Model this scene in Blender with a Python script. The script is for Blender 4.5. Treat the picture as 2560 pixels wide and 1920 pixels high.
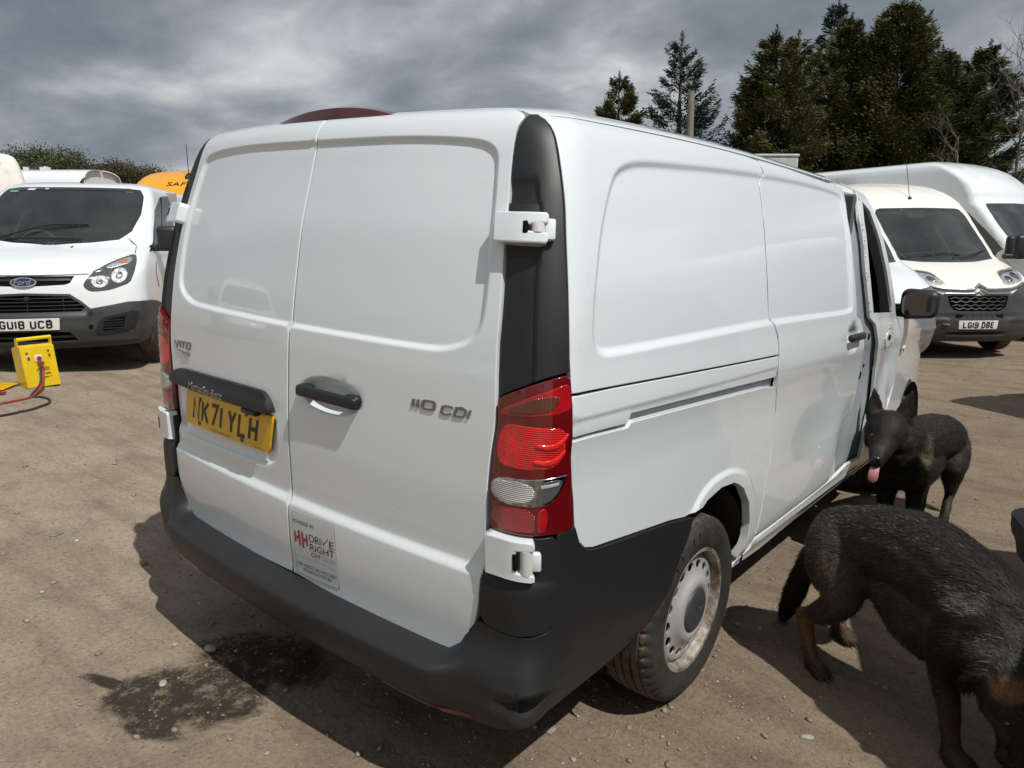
import bpy, bmesh, math, random
import numpy as np
from mathutils import Vector, Matrix
from mathutils.geometry import delaunay_2d_cdt

for _o in list(bpy.data.objects): bpy.data.objects.remove(_o)
SC = bpy.context.scene
COL = SC.collection
R_ = math.radians

# ------------------------------------------------------------------ camera, sky, sun, exposure
CAM = np.array([1.94971, -1.18156, 1.51770]); YAW = -0.679612; PITCH = 0.193312
_f = Vector((math.sin(YAW)*math.cos(PITCH), math.cos(YAW)*math.cos(PITCH), -math.sin(PITCH)))
_r = Vector((math.cos(YAW), -math.sin(YAW), 0)); _u = _r.cross(_f)
cd = bpy.data.cameras.new('camera'); cam = bpy.data.objects.new('camera', cd); COL.objects.link(cam)
cam.matrix_world = Matrix(((_r.x, _u.x, -_f.x, CAM[0]), (_r.y, _u.y, -_f.y, CAM[1]), (_r.z, _u.z, -_f.z, CAM[2]), (0, 0, 0, 1)))
cd.sensor_width = 36; cd.lens = 36*1859.545/2560; cd.clip_start = .05; cd.clip_end = 3000
SC.camera = cam

SUN = Vector((0.5570, -0.1110, 0.8230)).normalized()
sl = bpy.data.lights.new('sun', 'SUN'); sl.energy = 4.0; sl.angle = R_(.55); sl.color = (1, .97, .925)
so = bpy.data.objects.new('sun', sl); COL.objects.link(so)
so.rotation_euler = SUN.to_track_quat('Z', 'Y').to_euler(); so.location = (20, -5, 30)

W = bpy.data.worlds.new('World'); SC.world = W; W.use_nodes = True
def build_sky():
    nt = W.node_tree; N = nt.nodes; L = nt.links; N.clear()
    def nd(t, **k):
        n = N.new(t)
        for a, b in k.items(): setattr(n, a, b)
        return n
    def math_(op, a, b=None, c=None):
        n = nd('ShaderNodeMath', operation=op)
        for i, x in enumerate((a, b, c)):
            if x is None: continue
            if isinstance(x, (int, float)): n.inputs[i].default_value = x
            else: L.new(x, n.inputs[i])
        return n.outputs[0]
    out = nd('ShaderNodeOutputWorld'); bg = nd('ShaderNodeBackground'); bg.inputs['Strength'].default_value = .115
    sky = nd('ShaderNodeTexSky', sky_type='NISHITA', sun_disc=False)
    sky.sun_elevation = math.asin(SUN.z); sky.sun_rotation = math.atan2(SUN.x, SUN.y)
    tc = nd('ShaderNodeTexCoord'); sp = nd('ShaderNodeSeparateXYZ'); L.new(tc.outputs['Generated'], sp.inputs[0])
    z = math_('ADD', math_('ABSOLUTE', sp.outputs[2]), .30)
    cb = nd('ShaderNodeCombineXYZ')
    L.new(math_('DIVIDE', sp.outputs[0], z), cb.inputs[0]); L.new(math_('DIVIDE', sp.outputs[1], z), cb.inputs[1])
    def noise(scale, det, rough, off, dist=.0):
        mp = nd('ShaderNodeMapping'); L.new(cb.outputs[0], mp.inputs[0]); mp.inputs['Location'].default_value = off
        mp.inputs['Rotation'].default_value = (0, 0, .66); mp.inputs['Scale'].default_value = (.9, 1.05, 1)
        n = nd('ShaderNodeTexNoise', noise_dimensions='3D'); n.inputs['Scale'].default_value = scale; n.inputs['Detail'].default_value = det
        n.inputs['Roughness'].default_value = rough; n.inputs['Distortion'].default_value = dist
        L.new(mp.outputs[0], n.inputs['Vector']); return n.outputs['Fac']
    a = noise(1.9, 7, .50, (3.1, 1.7, .4), .35); b = noise(.8, 3, .5, (7.3, 2.2, 1.1), .1); c = noise(5.0, 6, .52, (1.3, 5.2, 2.1), .4)
    m = math_('ADD', math_('ADD', math_('MULTIPLY', a, .52), math_('MULTIPLY', b, .26)), math_('MULTIPLY', c, .22))
    rp = nd('ShaderNodeValToRGB'); L.new(m, rp.inputs[0]); e = rp.color_ramp.elements
    def col(r_, g, bl, k=1): return (r_*10*k, g*10*k, bl*10*k, 1)
    e[0].position = .385; e[0].color = col(.140, .160, .188)
    e[1].position = .635; e[1].color = col(.60, .61, .61)
    for p, cc in ((.450, col(.195, .217, .245)), (.500, col(.262, .282, .307)), (.550, col(.370, .386, .402)), (.590, col(.48, .49, .50))):
        q = e.new(p); q.color = cc
    mx = nd('ShaderNodeMix', data_type='RGBA'); mx.inputs[0].default_value = .95
    L.new(sky.outputs[0], mx.inputs[6]); L.new(rp.outputs[0], mx.inputs[7])
    L.new(mx.outputs[2], bg.inputs['Color']); L.new(bg.outputs[0], out.inputs[0])
build_sky()
SC.view_settings.view_transform = 'Standard'; SC.view_settings.look = 'None'
SC.view_settings.exposure = 0.0; SC.view_settings.gamma = 1.0; SC.view_settings.use_curve_mapping = False

# ------------------------------------------------------------------ the tilt of the yard
M3 = np.array([[0.9991068213726709, -0.0007062481966278485, 0.04224997869919695],
               [-0.0007062481966278486, 0.9994415601762308, 0.03340761898110016],
               [-0.04224997869919695, -0.03340761898110016, 0.9985483815489017]])   # the dirt slopes about three degrees where the near van stands
LAT = np.array([math.cos(YAW), -math.sin(YAW)])
_n = M3 @ np.array([0, 0, 1.]); _b = -(_n[0]*LAT[0]+_n[1]*LAT[1])/_n[2]; _z0 = -(_n[0]*CAM[0]+_n[1]*CAM[1])/_n[2]
def hgt(x, y):
    l = (np.asarray(x, float)-CAM[0])*LAT[0]+(np.asarray(y, float)-CAM[1])*LAT[1]
    m = np.where(l > 2., 2+.5*np.tanh((l-2)/.5), np.where(l < -9, -9-2*np.tanh((-9-l)/2), l))
    return _z0+_b*m
def gz(x, y): return float(hgt(x, y))

# ------------------------------------------------------------------ materials
MAT = {}
def _mat(name):
    m = bpy.data.materials.new(name); m.use_nodes = True; nt = m.node_tree
    MAT[name] = m; return m, nt, nt.nodes['Principled BSDF']
def plain(name, col, rough=.5, metal=0., coat=0., spec=.5, bump=0., bscale=200., vary=0., vscale=6., trans=0.):
    m, nt, p = _mat(name)
    p.inputs['Base Color'].default_value = (*col, 1); p.inputs['Roughness'].default_value = rough; p.inputs['Metallic'].default_value = metal
    p.inputs['Coat Weight'].default_value = coat; p.inputs['Coat Roughness'].default_value = .04; p.inputs['Specular IOR Level'].default_value = spec
    tc = nt.nodes.new('ShaderNodeTexCoord')
    if bump:
        n = nt.nodes.new('ShaderNodeTexNoise'); n.inputs['Scale'].default_value = bscale; n.inputs['Detail'].default_value = 3
        b = nt.nodes.new('ShaderNodeBump'); b.inputs['Strength'].default_value = bump; b.inputs['Distance'].default_value = .01
        nt.links.new(tc.outputs['Object'], n.inputs['Vector']); nt.links.new(n.outputs['Fac'], b.inputs['Height']); nt.links.new(b.outputs[0], p.inputs['Normal'])
    if vary:
        n = nt.nodes.new('ShaderNodeTexNoise'); n.inputs['Scale'].default_value = vscale; n.inputs['Detail'].default_value = 6; n.inputs['Roughness'].default_value = .65
        r = nt.nodes.new('ShaderNodeValToRGB'); r.color_ramp.elements[0].position = .35; r.color_ramp.elements[1].position = .7
        r.color_ramp.elements[0].color = (*[c*(1-vary) for c in col], 1); r.color_ramp.elements[1].color = (*[min(1, c*(1+vary*.6)) for c in col], 1)
        nt.links.new(tc.outputs['Object'], n.inputs['Vector']); nt.links.new(n.outputs['Fac'], r.inputs[0]); nt.links.new(r.outputs[0], p.inputs['Base Color'])
        mr = nt.nodes.new('ShaderNodeMapRange'); mr.inputs[3].default_value = max(.02, rough-.08); mr.inputs[4].default_value = rough+.12
        nt.links.new(n.outputs['Fac'], mr.inputs[0]); nt.links.new(mr.outputs[0], p.inputs['Roughness'])
    return m
def dusty(name, col, dust_haze, rough, zlo, zhi, coat=.6, amount=.5):
    """paint with road dust that thickens towards the bottom of the vehicle and small specks"""
    m, nt, p = _mat(name); N = nt.nodes; L = nt.links
    tc = N.new('ShaderNodeTexCoord'); sp = N.new('ShaderNodeSeparateXYZ'); L.new(tc.outputs['Object'], sp.inputs[0])
    mr = N.new('ShaderNodeMapRange'); mr.inputs[1].default_value = zlo; mr.inputs[2].default_value = zhi; mr.inputs[3].default_value = 1; mr.inputs[4].default_value = 0
    L.new(sp.outputs[2], mr.inputs[0])
    n = N.new('ShaderNodeTexNoise'); n.inputs['Scale'].default_value = 5; n.inputs['Detail'].default_value = 8; n.inputs['Roughness'].default_value = .7
    L.new(tc.outputs['Object'], n.inputs['Vector'])
    a = N.new('ShaderNodeMath'); a.operation = 'MULTIPLY'; L.new(mr.outputs[0], a.inputs[0]); L.new(n.outputs['Fac'], a.inputs[1])
    n2 = N.new('ShaderNodeTexNoise'); n2.inputs['Scale'].default_value = 90; n2.inputs['Detail'].default_value = 2; L.new(tc.outputs['Object'], n2.inputs['Vector'])
    sk = N.new('ShaderNodeMapRange'); sk.inputs[1].default_value = .74; sk.inputs[2].default_value = .80; sk.inputs[3].default_value = 0; sk.inputs[4].default_value = .5; L.new(n2.outputs['Fac'], sk.inputs[0])
    a2 = N.new('ShaderNodeMath'); a2.operation = 'MULTIPLY_ADD'; L.new(a.outputs[0], a2.inputs[0]); a2.inputs[1].default_value = amount; L.new(sk.outputs[0], a2.inputs[2])
    mx = N.new('ShaderNodeMix'); mx.data_type = 'RGBA'; mx.clamp_factor = True; L.new(a2.outputs[0], mx.inputs[0]); mx.inputs[6].default_value = (*col, 1); mx.inputs[7].default_value = (*dust_haze, 1)
    L.new(mx.outputs[2], p.inputs['Base Color'])
    mr2 = N.new('ShaderNodeMapRange'); mr2.inputs[3].default_value = rough; mr2.inputs[4].default_value = rough+.35; L.new(a2.outputs[0], mr2.inputs[0]); L.new(mr2.outputs[0], p.inputs['Roughness'])
    p.inputs['Coat Weight'].default_value = coat; p.inputs['Coat Roughness'].default_value = .03; p.inputs['Specular IOR Level'].default_value = .35
    return m
def ribbed(name, col, rough, axis='Z', scale=40., strength=.5, coat=1., trans=0., em=0):
    m, nt, p = _mat(name); N = nt.nodes; L = nt.links
    p.inputs['Base Color'].default_value = (*col, 1); p.inputs['Roughness'].default_value = rough; p.inputs['Coat Weight'].default_value = coat; p.inputs['Coat Roughness'].default_value = .03
    tc = N.new('ShaderNodeTexCoord'); w = N.new('ShaderNodeTexWave'); w.bands_direction = axis; w.inputs['Scale'].default_value = scale; w.inputs['Distortion'].default_value = 0
    L.new(tc.outputs['Object'], w.inputs['Vector'])
    b = N.new('ShaderNodeBump'); b.inputs['Strength'].default_value = strength; b.inputs['Distance'].default_value = .004; L.new(w.outputs['Fac'], b.inputs['Height']); L.new(b.outputs[0], p.inputs['Normal'])
    r = N.new('ShaderNodeValToRGB'); r.color_ramp.elements[0].color = (*[c*.45 for c in col], 1); r.color_ramp.elements[1].color = (*[min(1, c*1.25) for c in col], 1)
    n = N.new('ShaderNodeTexNoise'); n.inputs['Scale'].default_value = 14; n.inputs['Detail'].default_value = 3; L.new(tc.outputs['Object'], n.inputs['Vector'])
    ad = N.new('ShaderNodeMath'); ad.operation = 'MULTIPLY_ADD'; L.new(w.outputs['Fac'], ad.inputs[0]); ad.inputs[1].default_value = .45
    sb = N.new('ShaderNodeMapRange'); sb.inputs[1].default_value = .3; sb.inputs[2].default_value = .7; sb.inputs[3].default_value = 0; sb.inputs[4].default_value = .6; L.new(n.outputs['Fac'], sb.inputs[0]); L.new(sb.outputs[0], ad.inputs[2])
    L.new(ad.outputs[0], r.inputs[0]); L.new(r.outputs[0], p.inputs['Base Color'])
    return m
def glass(name, tint=.30, rough=.02, dust_haze=.045):
    m, nt, p = _mat(name); N = nt.nodes; L = nt.links; N.remove(p)
    t = N.new('ShaderNodeBsdfTransparent'); t.inputs[0].default_value = (tint*.9, tint, tint*.97, 1)
    g = N.new('ShaderNodeBsdfGlossy'); g.inputs['Roughness'].default_value = rough; g.inputs[0].default_value = (.95, .98, 1, 1)
    f = N.new('ShaderNodeFresnel'); f.inputs[0].default_value = 1.75
    x = N.new('ShaderNodeMixShader'); L.new(f.outputs[0], x.inputs[0]); L.new(g.outputs[0], x.inputs[2])
    df = N.new('ShaderNodeBsdfDiffuse'); df.inputs[0].default_value = (.50, .50, .48, 1); y = N.new('ShaderNodeMixShader')  # pale diffuse haze in the glass colour, added so panes look lit, not black
    tc = N.new('ShaderNodeTexCoord'); n = N.new('ShaderNodeTexNoise'); n.inputs['Scale'].default_value = 2.2; n.inputs['Detail'].default_value = 6; L.new(tc.outputs['Object'], n.inputs['Vector'])
    mr = N.new('ShaderNodeMapRange'); mr.inputs[1].default_value = .3; mr.inputs[2].default_value = .75; mr.inputs[3].default_value = dust_haze*.5; mr.inputs[4].default_value = dust_haze*1.6; L.new(n.outputs['Fac'], mr.inputs[0])
    L.new(mr.outputs[0], y.inputs[0]); L.new(t.outputs[0], y.inputs[1]); L.new(df.outputs[0], y.inputs[2]); L.new(y.outputs[0], x.inputs[1])
    L.new(x.outputs[0], N['Material Output'].inputs[0]); return m

dusty('white_paint', (.705, .752, .772), (.30, .25, .19), .26, .40, .95, 1.0, .30)
dusty('white_paint_far', (.72, .757, .775), (.36, .31, .24), .2, .3, 1.0, .6, .5)
dusty('cream_paint', (.78, .765, .70), (.40, .34, .26), .3, .3, 1.2, .4, .45)
plain('primer_grey', (.30, .33, .345), .45, vary=.25, vscale=3)
plain('black_plastic', (.0135, .0145, .016), .45, bump=.06, bscale=900, vary=.2, vscale=7)
dusty('bumper_plastic', (.0155, .0165, .0185), (.11, .095, .08), .46, .22, .60, 0, .26)
dusty('worn_white', (.62, .63, .60), (.22, .19, .15), .45, -2, 3, 0, .8)
plain('grey_plastic', (.042, .044, .047), .5, bump=.05, bscale=600, vary=.25, vscale=5)
plain('dark_void', (.006, .006, .006), .9, spec=.1)
plain('interior_dark', (.05, .05, .052), .8)
plain('interior_grey', (.30, .30, .30), .85)
plain('rubber_seal', (.010, .010, .010), .6)
plain('chrome', (.72, .72, .72), .10, metal=1)
plain('dull_chrome', (.48, .48, .49), .22, metal=1)
plain('badge_chrome', (.30, .30, .30), .16, metal=1)
plain('silver_paint', (.30, .31, .325), .3, metal=.75, coat=.4)
plain('yellow_plate', (.72, .42, .008), .32, coat=.3, vary=.10, vscale=9)
plain('white_plate', (.70, .70, .68), .4, vary=.12, vscale=9)
plain('plate_black', (.010, .010, .011), .4)
plain('screw_brown', (.17, .09, .02), .4)
plain('sticker', (.56, .575, .59), .35, coat=.2)
plain('sticker_edge', (.16, .165, .17), .5)
plain('print_black', (.025, .025, .028), .5)
plain('print_red', (.33, .03, .045), .5)
plain('print_maroon', (.16, .06, .07), .5)
plain('print_grey', (.36, .37, .38), .5)
plain('red_lens', (.42, .006, .010), .10, coat=1, vary=.35, vscale=14)
plain('deep_red_lens', (.12, .003, .005), .08, coat=1)
ribbed('red_ribbed', (.66, .010, .012), .10, 'Z', 62, .45)
ribbed('red_ribbed_fine', (.34, .005, .008), .14, 'Z', 60, .6)
plain('red_bright', (.80, .02, .02), .08, coat=1)
ribbed('smoky_amber', (.13, .035, .02), .12, 'X', 50, .5)
ribbed('clear_ribbed', (.50, .50, .49), .10, 'Z', 66, .7)
plain('smoke_lens', (.085, .085, .088), .08, coat=1)
ribbed('dark_red_ribbed', (.085, .006, .012), .18, 'Z', 60, .5)
plain('reflector_red', (.12, .006, .010), .25, coat=.4)
plain('headlamp_chrome', (.62, .63, .64), .12, metal=1, vary=.7, vscale=38)
plain('headlamp_dark', (.06, .062, .066), .12, coat=1)
plain('headlamp_clear', (.62, .63, .64), .16, metal=.5, coat=1, vary=.5, vscale=22)
plain('amber_lens', (.45, .16, .06), .2, coat=1)
plain('oval_blue', (.008, .016, .06), .12, coat=1)
plain('mirror_glass', (.16, .165, .17), .01, metal=1)
plain('yellow_enamel', (.80, .56, .012), .32, coat=.3, vary=.10, vscale=6)
plain('orange_yellow', (.80, .36, .015), .3, coat=.4, vary=.06)
plain('red_rubber', (.30, .030, .032), .45, vary=.3, vscale=20)
plain('black_rubber', (.022, .022, .021), .55)
plain('red_knob', (.26, .02, .035), .35)
plain('green_sticker', (.12, .36, .20), .5)
plain('pale_sticker', (.55, .60, .62), .5)
plain('tongue_pink', (.42, .17, .175), .5, coat=.08, vary=.2, vscale=40)
plain('dog_nose', (.008, .008, .009), .28)
plain('dog_eye', (.012, .007, .004), .05, coat=1)
plain('claw', (.03, .028, .025), .4)
plain('bark', (.11, .085, .062), .9, bump=.4, bscale=14, vary=.4, vscale=4)
plain('bare_bark', (.19, .17, .14), .9, vary=.35, vscale=3)
plain('pole_wood', (.22, .20, .175), .9, vary=.3, vscale=4)
plain('cabin_grey', (.42, .43, .42), .6, vary=.15)
plain('dark_paint', (.03, .033, .04), .25, coat=.7)
plain('sealant', (.62, .60, .52), .7, bump=.5, bscale=120, vary=.35, vscale=40)
plain('dry_leaf', (.55, .38, .06), .7)
plain('under_black', (.018, .017, .016), .85)
glass('clear_glass', .82); glass('dark_glass', .16)
plain('opaque_glass', (.018, .020, .021), .03, coat=1)

def tyre_mat():
    m, nt, p = _mat('tyre_rubber'); N = nt.nodes; L = nt.links
    tc = N.new('ShaderNodeTexCoord'); n = N.new('ShaderNodeTexNoise'); n.inputs['Scale'].default_value = 9; n.inputs['Detail'].default_value = 8; n.inputs['Roughness'].default_value = .7
    L.new(tc.outputs['Object'], n.inputs['Vector'])
    r = N.new('ShaderNodeValToRGB'); e = r.color_ramp.elements; e[0].position = .38; e[0].color = (.015, .0148, .0145, 1); e[1].position = .72; e[1].color = (.044, .038, .032, 1)
    L.new(n.outputs['Fac'], r.inputs[0]); L.new(r.outputs[0], p.inputs['Base Color']); p.inputs['Roughness'].default_value = .72
    b = N.new('ShaderNodeBump'); b.inputs['Strength'].default_value = .25; b.inputs['Distance'].default_value = .004; n2 = N.new('ShaderNodeTexNoise'); n2.inputs['Scale'].default_value = 160
    L.new(tc.outputs['Object'], n2.inputs['Vector']); L.new(n2.outputs['Fac'], b.inputs['Height']); L.new(b.outputs[0], p.inputs['Normal'])
    m2 = m.copy(); m2.name = 'tyre_tread'; MAT['tyre_tread'] = m2
    e = [x for x in m2.node_tree.nodes if x.type == 'VALTORGB'][0].color_ramp.elements; e[0].color = (.040, .032, .025, 1); e[1].color = (.15, .11, .075, 1)
tyre_mat()
def rim_mat():
    m, nt, p = _mat('rusty_steel'); N = nt.nodes; L = nt.links
    tc = N.new('ShaderNodeTexCoord'); n = N.new('ShaderNodeTexNoise'); n.inputs['Scale'].default_value = 16; n.inputs['Detail'].default_value = 9; n.inputs['Roughness'].default_value = .72
    L.new(tc.outputs['Object'], n.inputs['Vector'])
    sp = N.new('ShaderNodeSeparateXYZ'); L.new(tc.outputs['Object'], sp.inputs[0])
    v = N.new('ShaderNodeMath'); v.operation = 'POWER'; v.inputs[1].default_value = 2; L.new(sp.outputs[1], v.inputs[0])
    v2 = N.new('ShaderNodeMath'); v2.operation = 'POWER'; v2.inputs[1].default_value = 2; L.new(sp.outputs[2], v2.inputs[0])
    s = N.new('ShaderNodeMath'); L.new(v.outputs[0], s.inputs[0]); L.new(v2.outputs[0], s.inputs[1])
    q = N.new('ShaderNodeMath'); q.operation = 'SQRT'; L.new(s.outputs[0], q.inputs[0])
    mr = N.new('ShaderNodeMapRange'); mr.inputs[1].default_value = .125; mr.inputs[2].default_value = .20; mr.inputs[3].default_value = -.18; mr.inputs[4].default_value = .12; L.new(q.outputs[0], mr.inputs[0])
    a = N.new('ShaderNodeMath'); L.new(n.outputs['Fac'], a.inputs[0]); L.new(mr.outputs[0], a.inputs[1])
    r = N.new('ShaderNodeValToRGB'); e = r.color_ramp.elements; e[0].position = .50; e[0].color = (.40, .40, .39, 1); e[1].position = .74; e[1].color = (.13, .085, .055, 1)
    k = e.new(.61); k.color = (.29, .25, .205, 1)
    L.new(a.outputs[0], r.inputs[0]); L.new(r.outputs[0], p.inputs['Base Color']); p.inputs['Roughness'].default_value = .5; p.inputs['Metallic'].default_value = .25
rim_mat()

# ------------------------------------------------------------------ tags and object helpers
def tag(o, label=None, cat=None, group=None, kind=None):
    if label: o['label'] = label
    if cat: o['category'] = cat
    if group: o['group'] = group
    if kind: o['kind'] = kind
    return o
def empty(name, loc=(0, 0, 0), rot3=None):
    o = bpy.data.objects.new(name, None); COL.objects.link(o); o.empty_display_size = .2
    m = Matrix.Identity(4)
    if rot3 is not None:
        for i in range(3):
            for j in range(3): m[i][j] = float(rot3[i][j])
    m.translation = Vector([float(c) for c in loc]); o.matrix_world = m; return o
def link(name, me, mat, parent=None, loc=None):
    o = bpy.data.objects.new(name, me); COL.objects.link(o)
    for m in (mat if isinstance(mat, (list, tuple)) else [mat]):
        if m and len(me.materials) < 8: me.materials.append(MAT[m] if isinstance(m, str) else m)
    if parent: o.parent = parent
    if loc is not None: o.location = loc
    return o
def mesh_np(V, F, smooth=True, normals=None):
    me = bpy.data.meshes.new('m'); me.from_pydata([tuple(map(float, v)) for v in V], [], [tuple(int(i) for i in f) for f in F]); me.update()
    if smooth:
        me.polygons.foreach_set('use_smooth', [True]*len(me.polygons))
        if normals is not None: me.normals_split_custom_set_from_vertices([tuple(map(float, n)) for n in normals])
    return me
def from_bm(bm, smooth=None):
    me = bpy.data.meshes.new('m'); bm.normal_update(); bm.to_mesh(me); bm.free()
    if smooth is not None:
        me.polygons.foreach_set('use_smooth', [True]*len(me.polygons))
        me.set_sharp_from_angle(angle=R_(smooth))
    return me
def rbox(bm, c, s, bev=.004, seg=2, rot=None):
    """rounded box into bm; c centre, s full sizes"""
    t = bmesh.new(); bmesh.ops.create_cube(t, size=1)
    for v in t.verts: v.co = Vector((v.co.x*s[0], v.co.y*s[1], v.co.z*s[2]))
    if bev: bmesh.ops.bevel(t, geom=t.edges[:], offset=min(bev, min(s)*.45), segments=seg, profile=.5, affect='EDGES')
    for v in t.verts:
        p = v.co
        if rot is not None: p = rot @ p
        v.co = p+Vector(c)
    tmp = bpy.data.meshes.new('t'); t.to_mesh(tmp); t.free(); bm.from_mesh(tmp); bpy.data.meshes.remove(tmp)
def box_mesh(c, s, bev=.004, seg=2, rot=None):
    bm = bmesh.new(); rbox(bm, c, s, bev, seg, rot); return from_bm(bm, 40)
def tube(bm, pts, rad, seg=8, cap=True):
    pts = [Vector(p) for p in pts]; rad = rad if isinstance(rad, (list, tuple)) else [rad]*len(pts)
    rings = []; up = None
    for i, p in enumerate(pts):
        d = (pts[min(i+1, len(pts)-1)]-pts[max(i-1, 0)]).normalized()
        if up is None: up = d.orthogonal().normalized()
        else:
            up = (up-d*up.dot(d))
            up = up.normalized() if up.length > 1e-6 else d.orthogonal().normalized()
        s = d.cross(up)
        rings.append([bm.verts.new(p+(up*math.cos(a)+s*math.sin(a))*rad[i]) for a in [2*math.pi*k/seg for k in range(seg)]])
    for a, b in zip(rings, rings[1:]):
        for k in range(seg): bm.faces.new((a[k], a[(k+1) % seg], b[(k+1) % seg], b[k]))
    if cap:
        bm.faces.new(rings[0][::-1]); bm.faces.new(rings[-1])
def tube_mesh(pts, rad, seg=8):
    bm = bmesh.new(); tube(bm, pts, rad, seg); return from_bm(bm, 50)
def spline(pts, n=8):
    P = [np.array(p, float) for p in pts]; P = [2*P[0]-P[1]]+P+[2*P[-1]-P[-2]]; out = []
    for i in range(1, len(P)-2):
        for k in range(n):
            t = k/n; a, b, c, d = P[i-1:i+3]
            out.append(.5*((2*b)+(-a+c)*t+(2*a-5*b+4*c-d)*t*t+(-a+3*b-3*c+d)*t**3))
    out.append(P[-2]); return out
def lathe(prof, seg=64, axis='X'):
    """prof list of (axial, radius) -> verts, faces around X"""
    V = []; F = []; n = len(prof)
    for k in range(seg):
        a = 2*math.pi*k/seg
        for x, r in prof: V.append((x, r*math.cos(a), r*math.sin(a)))
    for k in range(seg):
        for i in range(n-1):
            F.append((k*n+i, k*n+i+1, ((k+1) % seg)*n+i+1, ((k+1) % seg)*n+i))
    return V, F

# ------------------------------------------------------------------ curved body surfaces
def pchip(xs, ys):
    xs = np.array(xs, float); ys = np.array(ys, float); h = np.diff(xs); d = np.diff(ys)/h
    m = np.zeros(len(xs)); m[0] = d[0]; m[-1] = d[-1]
    for i in range(1, len(xs)-1):
        if d[i-1]*d[i] > 0:
            a = 2*h[i]+h[i-1]; b = h[i]+2*h[i-1]; m[i] = (a+b)/(a/d[i-1]+b/d[i])
    def f(x):
        x = np.clip(x, xs[0], xs[-1]); i = np.clip(np.searchsorted(xs, x)-1, 0, len(xs)-2); t = (x-xs[i])/h[i]
        return ys[i]*(1+2*t)*(1-t)**2+m[i]*h[i]*t*(1-t)**2+ys[i+1]*t*t*(3-2*t)+m[i+1]*h[i]*t*t*(t-1)
    return f
class Body:
    """u runs from the middle of the end face round the corner and along the flank, v up the profile"""
    A, L = .78, .17
    def __init__(s, rows, side=None, top=None, zs=1., ws=1.):
        c = np.array(rows).T; s.f = [pchip(c[0], k) for k in c[1:]]; s.side = side; s.top = top; s.zs = zs; s.ws = ws
    def base(s, u, v):
        u = np.asarray(u, float); v = np.asarray(v, float); sg = np.sign(u); a = np.abs(u)
        z, w, y0, rc, bow = [f(v) for f in s.f]
        th0 = np.arctan(2*bow/np.maximum(w-rc, .02)); xs = np.maximum(w-rc*(1-np.sin(th0)), .01)
        r = np.clip(a/s.A, 0, 1); x = r*xs; y = y0+bow*r*r
        cx = xs-rc*np.sin(th0); cy = y0+bow+rc*np.cos(th0)
        k = np.clip((a-s.A)/s.L, 0, 1); th = th0+(np.pi/2-th0)*k
        x = np.where(a > s.A, cx+rc*np.sin(th), x); y = np.where(a > s.A, cy-rc*np.cos(th), y)
        y = y+np.maximum(a-s.A-s.L, 0)
        if s.side is not None: x = x+s.side(y, z)*np.clip((a-s.A)/s.L, 0, 1)
        if s.top is not None: z = z+s.top(y, v)
        return np.stack([sg*x*s.ws, y, z*s.zs], -1)
    def uy(s, y, v):
        z, w, y0, rc, bow = [float(f(v)) for f in s.f]
        return s.A+s.L+y-(y0+bow+rc*math.cos(math.atan(2*bow/max(w-rc, .02))))
class Flat:
    """a plane with the same interface"""
    def __init__(s, o, ex, ey): s.o, s.ex, s.ey = map(lambda q: np.array(q, float), (o, ex, ey))
    def base(s, u, v): return s.o+np.asarray(u, float)[..., None]*s.ex+np.asarray(v, float)[..., None]*s.ey
def nrm(P): return P/np.maximum(np.linalg.norm(P, axis=-1, keepdims=True), 1e-12)
def surf(body, u, v, n=0., disp=None):
    e = 2e-4; u = np.asarray(u, float); v = np.asarray(v, float)
    b = body.base(u, v); N = nrm(np.cross(body.base(u+e, v)-body.base(u-e, v), body.base(u, v+e)-body.base(u, v-e)))
    d = np.asarray(n, float)+(disp(u, v) if disp is not None else 0.)
    return b+N*np.broadcast_to(d, u.shape)[..., None], N
def surf_n(body, u, v, n=0., disp=None):
    if disp is None: return surf(body, u, v, n)
    e = 1.5e-3; P, _ = surf(body, u, v, n, disp)
    N = nrm(np.cross(surf(body, u+e, v, n, disp)[0]-surf(body, u-e, v, n, disp)[0], surf(body, u, v+e, n, disp)[0]-surf(body, u, v-e, n, disp)[0]))
    return P, N
def sstep(x, a=0., b=1.):
    t = np.clip((x-a)/(b-a), 0, 1); return t*t*t*(t*(6*t-15)+10)
def area(p): p = np.asarray(p); q = np.roll(p, -1, 0); return .5*float((p[:, 0]*q[:, 1]-q[:, 0]*p[:, 1]).sum())
def ccw(p): p = np.asarray(p, float); return p if area(p) > 0 else p[::-1].copy()
def chaikin(p, n=1):
    p = np.asarray(p, float)
    for _ in range(n):
        q = np.roll(p, -1, 0); p = np.stack([.75*p+.25*q, .25*p+.75*q], 1).reshape(-1, 2)
    return p
def clean(p, e=1e-5):
    p = np.asarray(p, float); d = np.linalg.norm(p-np.roll(p, 1, 0), axis=1); return p[d > e]
def resample(p, h):
    out = []
    for a, b in zip(p, np.roll(p, -1, 0)):
        k = max(1, int(np.ceil(np.linalg.norm(b-a)/h)))
        for i in range(k): out.append(a+(b-a)*i/k)
    return np.array(out)
def shrink(p, d):
    a = nrm(p-np.roll(p, 1, 0)); b = nrm(np.roll(p, -1, 0)-p)
    na = np.stack([-a[:, 1], a[:, 0]], 1); nb = np.stack([-b[:, 1], b[:, 0]], 1); m = na+nb
    k = np.maximum((m*m).sum(1)/2, .35); return p+m*(d/k)[:, None]
def inside(P, poly):
    x, y = P[:, 0], P[:, 1]; c = np.zeros(len(P), bool)
    for (x0, y0), (x1, y1) in zip(poly, np.roll(poly, -1, 0)):
        if y0 == y1: continue
        c ^= ((y0 > y) != (y1 > y)) & (x < (x1-x0)*(y-y0)/(y1-y0)+x0)
    return c
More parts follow.
